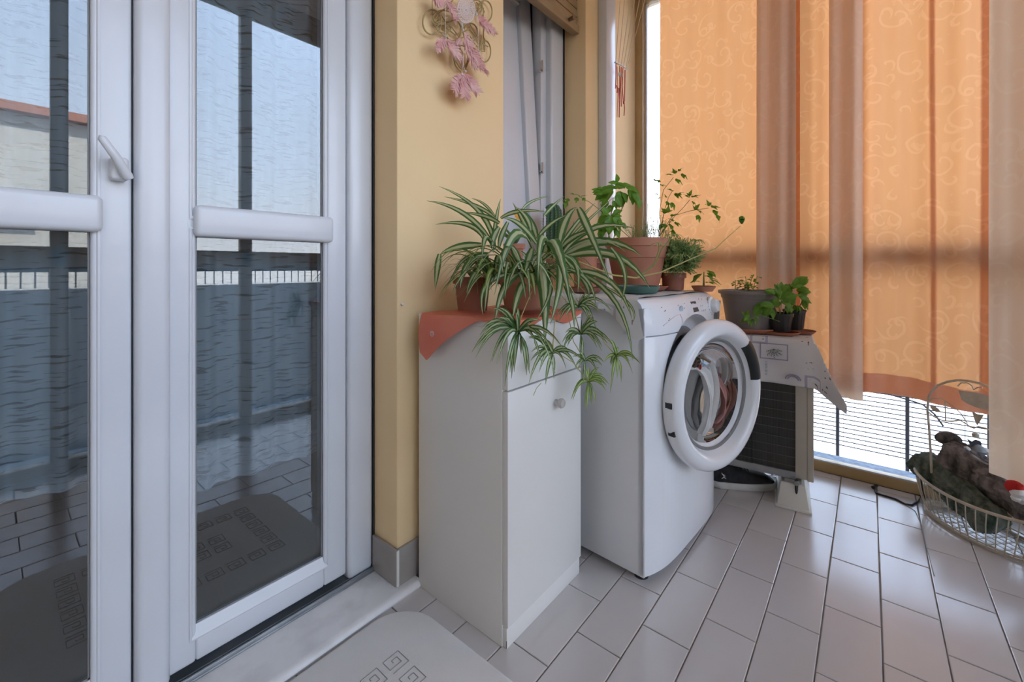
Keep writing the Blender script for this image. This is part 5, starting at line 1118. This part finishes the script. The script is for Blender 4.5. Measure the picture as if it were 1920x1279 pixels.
def feather(a, b_, wd, seed, m='feather', spread=.9, n=46, fan=0):
    r_ = random.Random(seed); A = wp(*a, 1.04); B = wp(*b_, 1.035); d = B-A; L_ = d.length; d.normalize(); s_ = d.cross(Vector((0, 1, 0))).normalized(); mb = MB()
    bend = s_*L_*r_.uniform(-.12, .12); sh_ = [A+d*L_*t+bend*math.sin(t*math.pi) for t in [k/8 for k in range(9)]]; mb.tube(sh_, .0007, 4)
    for k in range(n):
        t = .06+.94*k/n; c = A+d*L_*t*.86+bend*math.sin(t*math.pi)
        for sg in (-1, 1):
            w_ = wd*.5*(math.sin(math.pi*min(1, .12+t*.88)))**.6*r_.uniform(.75, 1.15)+fan*t*wd*.4
            e_ = c+s_*sg*w_+d*(L_*.16*r_.uniform(.6, 1.3)); mid = c.lerp(e_, .5)-d*.003+Vector((0, r_.uniform(-.006, .004), 0))
            mb.ribbon(c, mid, e_+Vector((0, r_.uniform(-.008, .004), 0)), .0034, 4, side=d)
    mb.build('feather', m, DC, smooth=True, world=True)
feather((330, -60), (430, 60), .05, 1); feather((440, -10), (530, 200), .042, 2); feather((705, 130), (880, 300), .046, 3); feather((438, 330), (360, 450), .036, 4); feather((442, 335), (580, 540), .046, 5); feather((570, 330), (510, 380), .02, 6); feather((585, 260), (800, 660), .052, 7); feather((590, 300), (700, 620), .040, 11)
feather((600, 630), (500, 800), .035, 8, fan=1); feather((600, 630), (600, 860), .042, 9, fan=1); feather((605, 630), (730, 820), .035, 10, fan=1)
for pts in (((433, -20), (436, 320)), ((575, 190), (586, 260)), ((590, 400), (586, 520), (600, 620)), ((594, 470), (575, 640)), ((710, 100), (712, 220), (720, 450)), ((690, 80), (705, 130))):
    MB().tube([wp(*p, 1.04) for p in pts], .0008, 5).build('string', 'crochet', DC, smooth=True, world=True)
for (x, y) in ((436, 312), (586, 255), (700, 122), (722, 455), (606, 610), (576, 640), (572, 205), (578, 222)): MB().lathe([(0, -.0042), (.0035, -.0024), (.0045, 0), (.0035, .0024), (0, .0042)], 10, wp(x, y, 1.038)).build('bead', 'white_rubber', DC, smooth=True, world=True)

# cords of the clothes airer
AI = thing('airer_cords', (2.08, 1.03, 2.0), 'cream airer cords gathered in front of the white trunking, tied off in crimson', 'cord')
def rp(px, py, d):
    a = (px-960)/809.5; dx = math.cos(TH)*a+math.sin(TH); dy = -math.sin(TH)*a+math.cos(TH); t = d/dy
    return Vector((dx*t, d, .97-(py-501.4)/809.5*t))
lo6 = [(1154.5, 117), (1160, 120), (1164.5, 122), (1169, 125), (1173.5, 128), (1175, 130)]; up6 = [(1163, 0), (1171, 0), (1182, 0), (1190, 0), (1199, 0), (1209, 0)]
for a, b_ in zip(lo6, up6):
    A = rp(*a, 1.015); B = rp(*b_, .93); MB().tube([A, B, B+(B-A)*.25], .0016, 6).build('cord', 'string', AI, smooth=True, world=True)
MB().tube([rp(1153, 117, 1.02), rp(1164, 122, 1.02), rp(1176, 130, 1.02)], .004, 8).build('gathering_bar', 'crystal', AI, smooth=True, world=True)
for k, (x, y0, y1) in enumerate(((1155, 119, 166), (1157, 125, 220), (1160, 165, 220), (1162, 124, 192), (1165, 126, 200), (1168, 127, 195), (1172, 131, 190), (1170, 190, 217), (1156, 160, 174))):
    MB().tube([rp(x, y0, 1.012), rp(x+1.5*math.sin(k), (y0+y1)/2, 1.008), rp(x-1+(k % 3), y1, 1.012)], .0024 if k != 1 else .0012, 6).build('crimson_tie', 'red_cord', AI, smooth=True, world=True)
for (x, y) in ((1161, 139), (1166, 141)): MB().tube([rp(x, y-3, 1.0), rp(x, y+3, 1.0)], .004, 8).build('clip', 'white_pvc', AI, smooth=True, world=True)

# ================================================================== WIRE BASKET
BC = Vector((2.30, -.325, 0)); AXL = Vector((.70, .714, 0)).normalized(); AXS = Vector((-.714, .70, 0)).normalized()
BK = thing('wire_basket', tuple(BC), 'oval cream wire basket with ornamental leaf hoop, on the tiles by the end window', 'basket')
def el(a, b_, z, k, n=48, c=BC): t = 2*math.pi*k/n; return c+AXL*a*math.cos(t)+AXS*b_*math.sin(t)+Vector((0, 0, z))
def rimz(k, n=48): return .135+.022*math.cos(2*math.pi*k/n)**2
MB().tube([el(.225, .122, rimz(k), k) for k in range(48)], .0055, 8, closed=True).build('rim', 'cream_wire', BK, smooth=True, world=True)
MB().tube([el(.183, .100, .006, k) for k in range(48)], .005, 8, closed=True).build('base_ring', 'cream_wire', BK, smooth=True, world=True)
MB().tube([el(.19, .105, .018, k) for k in range(48)], .0025, 6, closed=True).build('base_ring', 'cream_wire', BK, smooth=True, world=True)
for k in range(0, 48):
    kk = k
    pts = [el(.183, .100, .006, kk), el(.20, .112, .05, kk), el(.212, .119, .09, kk), el(.222, .122, rimz(kk)*.93, kk), el(.225, .122, rimz(kk), kk)]
    MB().tube(pts, .0019, 5).build('rib', 'cream_wire', BK, smooth=True, world=True)
for k in range(-5, 6):
    s_ = k*.032; b_ = .1*math.sqrt(max(0, 1-(s_/.183)**2)); MB().tube([BC+AXL*s_-AXS*b_+UP*.01, BC+AXL*s_+AXS*b_+UP*.01], .0012, 5).build('base_wire', 'cream_wire', BK, world=True)
for k in range(-3, 4):
    s_ = k*.025; a_ = .183*math.sqrt(max(0, 1-(s_/.1)**2)); MB().tube([BC-AXL*a_+AXS*s_+UP*.012, BC+AXL*a_+AXS*s_+UP*.012], .0012, 5).build('base_wire', 'cream_wire', BK, world=True)
def bp_(px, py, off=0.0):
    """ray through the hoop's vertical plane (through the basket's long axis)"""
    a = (px-960)/809.5; d = Vector((math.cos(TH)*a+math.sin(TH), -math.sin(TH)*a+math.cos(TH), -(py-501.4)/809.5)); nrm = AXS; c = BC+AXS*.045+AXS*off
    t = c.dot(nrm)/d.dot(nrm); return Vector((0, 0, .97))+d*t
def hoop(pts, r=.003, name='hoop'): MB().tube([bp_(*p) for p in pts], r, 6).build(name, 'cream_wire', BK, smooth=True, world=True)
hoop([(1747, 893), (1745, 850), (1742, 800), (1739, 770), (1741, 745), (1748, 732), (1760, 722), (1776, 716), (1795, 713), (1815, 714), (1838, 719), (1858, 727), (1880, 742), (1900, 765), (1915, 800), (1925, 850), (1930, 900)], .0042)
hoop([(1740, 772), (1752, 782), (1768, 789), (1785, 790), (1800, 788), (1812, 795), (1820, 801), (1826, 803), (1834, 800), (1848, 803), (1866, 812)], .0024); hoop([(1740, 755), (1748, 747), (1764, 747), (1776, 754), (1790, 764), (1802, 776), (1814, 794)], .0018); hoop([(1796, 724), (1802, 718), (1814, 718), (1823, 724), (1826, 731), (1832, 727), (1842, 727)], .0022); hoop([(1772, 752), (1773, 790)], .002)
def leafplate(pts, name='tin_leaf'):
    n = len(pts); vs = [bp_(*p) for p in pts]+[bp_(*p, .003) for p in pts]
    MB().add(vs, [tuple(range(n)), tuple(range(2*n-1, n-1, -1))]+[(k, (k+1) % n, n+(k+1) % n, n+k) for k in range(n)]).build(name, 'cream_wire', BK, world=True)
leafplate([(1743, 762), (1751, 760), (1760, 767), (1764, 772), (1756, 773), (1748, 769)]); leafplate([(1822, 771), (1834, 777), (1845, 778), (1838, 790), (1832, 798), (1828, 790)]); leafplate([(1797, 732), (1812, 734), (1830, 736), (1850, 742), (1862, 752), (1862, 772), (1846, 768), (1830, 764), (1815, 758), (1803, 750)])
# logs
def log(name, A, B, r, m, label, seed, flat=1.0):
    r_ = random.Random(seed); A, B = Vector(A), Vector(B); ax = (B-A).normalized(); s_ = ax.cross(UP).normalized(); u_ = s_.cross(ax); n = 64; k_ = 44; vs = []
    ph = [r_.uniform(0, 6.28) for _ in range(8)]
    for i in range(k_+1):
        t = i/k_; end = min(1, (min(t, 1-t)*26/1.6+.0))**.5 if i not in (0, k_) else 0.02
        for j in range(n):
            a = 2*math.pi*j/n; rr = r*end*(1+.10*math.sin(3*a+ph[0]+t*3)+.07*math.sin(5*a+ph[1]-t*5)+.05*math.sin(11*a+ph[2]+t*8)+.035*math.sin(19*a+ph[3]-t*13)+.06*math.sin(t*17+ph[4])+r_.uniform(-.06, .06))
            vs.append(A.lerp(B, t)+s_*rr*math.cos(a)+u_*rr*math.sin(a)*flat)
    o = MB().add(vs, [(i*n+j, i*n+(j+1) % n, (i+1)*n+(j+1) % n, (i+1)*n+j) for i in range(k_) for j in range(n)]+[tuple(range(n-1, -1, -1)), tuple(k_*n+j for j in range(n))]).build(name, m, smooth=True)
    return tag(o, label, 'log')
log('log', (2.475, -.150, .170), (2.225, -.35, .072), .052, 'moss_bark', 'mossy green-black log lying lowest in the wire basket', 3)
log('log', (2.445, -.235, .238), (2.215, -.455, .150), .058, 'bark', 'grey-brown barked log on top of the mossy one, with a knotty end', 5)
kn_ = MB().lathe([(0, -.012), (.030, -.006), (.040, .0), (.032, .012), (.018, .010), (.012, .002), (0, .001)], 20, (2.437, -.243, .285), Matrix.Rotation(R(55), 3, 'Y')).build('knot', 'bark', bpy.data.objects['log.001'], smooth=True)
# small figurine standing behind the logs
def fp_(px, py, Y=1.66): return cam2w(px, py, Y)
FG = thing('figurine', tuple(fp_(1828, 905)), 'small dark toy figurine with curved arms and a pale hat ball, behind the logs', 'figurine')
MB().tube([fp_(1835, 905), fp_(1834, 885), fp_(1831, 868), fp_(1829, 858)], [.022, .018, .011, .006], 12).build('body', 'black_plastic', FG, smooth=True, world=True)
MB().tube([fp_(1812, 862), fp_(1819, 856), fp_(1829, 854), fp_(1842, 855), (fp_(1852, 861)), fp_(1862, 868)], [.004, .007, .008, .008, .007, .004], 10).build('arms', 'black_plastic', FG, smooth=True, world=True)
MB().lathe([(0, -.024), (.022, -.014), (.029, .0), (.022, .014), (0, .024)], 16, fp_(1830, 843)).build('head', 'slate_plastic', FG, smooth=True, world=True)
MB().add([fp_(*p, Y) for Y in (1.655, 1.667) for p in ((1813, 822), (1822, 828), (1829, 824), (1839, 828), (1841, 836), (1833, 842), (1823, 840), (1818, 833))], [tuple(range(8)), tuple(range(15, 7, -1))]+[(k, (k+1) % 8, 8+(k+1) % 8, 8+k) for k in range(8)]).build('hat', 'black_plastic', FG, world=True)
MB().lathe([(0, -.011), (.009, -.006), (.011, 0), (.009, .006), (0, .011)], 12, fp_(1829, 816)).build('hat_ball', 'cream_wire', FG, smooth=True, world=True)
for (x, y, r_) in ((1813, 842, .011), (1848, 846, .014), (1856, 852, .012), (1838, 866, .007)): MB().lathe([(0, -r_), (r_*.8, -r_*.5), (r_, 0), (r_*.8, r_*.5), (0, r_)], 12, fp_(x, y, 1.655)).build('tuft', 'white_cloth', FG, smooth=True, world=True)
# red and white ornament at the basket end
GN = thing('christmas_ornament', tuple(cam2w(1908, 925, 1.42)), 'little red felt hat ornament with white trim, at the end of the wire basket', 'ornament')
MB().lathe([(.024, 0), (.018, .012), (.008, .026), (0, .034)], 18, cam2w(1903, 914, 1.42), Matrix.Rotation(R(-50), 3, 'Y')).build('felt_hat', 'ribbon_red', GN, smooth=True, world=True)
for x, y, r_ in ((1908, 924, .020), (1917, 934, .022), (1905, 934, .013)): MB().lathe([(0, -r_), (r_*.75, -r_*.6), (r_, 0), (r_*.75, r_*.6), (0, r_)], 14, cam2w(x, y, 1.41)).build('white_trim', 'white_cloth', GN, smooth=True, world=True)
# black cable on the floor
def fz(px, py, z=.004):
    a = (px-960)/809.5; c = (py-501.4)/809.5; t = (.97-z)/c; return Vector(((math.cos(TH)*a+math.sin(TH))*t, (-math.sin(TH)*a+math.cos(TH))*t, z))
cbl = MB().tube([fz(1640, 914), fz(1643, 925), fz(1660, 930), fz(1680, 936), fz(1697, 945), fz(1710, 947), fz(1722, 940), fz(1728, 928), Vector((2.405, -.172, .03)), Vector((2.42, -.165, .09)), Vector((2.45, -.16, .16))], .0034, 8).build('cable', 'cord_black', smooth=True)
tag(cbl, 'black cable looping over the tiles between the window sill and the basket', 'cable')
c2 = MB().tube([fz(1700, 948, .002), fz(1716, 958, .002), fz(1728, 985, .002), fz(1738, 1030, .002), fz(1752, 1080, .002)], .0012, 6).build('thin_wire', 'rubber_grey', smooth=True)
tag(c2, 'thin grey wire running off the black cable across the floor tiles', 'cable')
pg = MB().tube([(1642, 912)] and [fz(1636, 914, .006), fz(1644, 911, .008)], .006, 8).build('plug', 'cord_black', cbl, smooth=True)
nl = MB().tube([rp(755, 570, 1.089), rp(755, 570, 1.082)], .004, 8).build('wall_anchor', 'white_pvc', smooth=True); tag(nl, 'tiny white wall anchor on the yellow wall corner', 'screw')
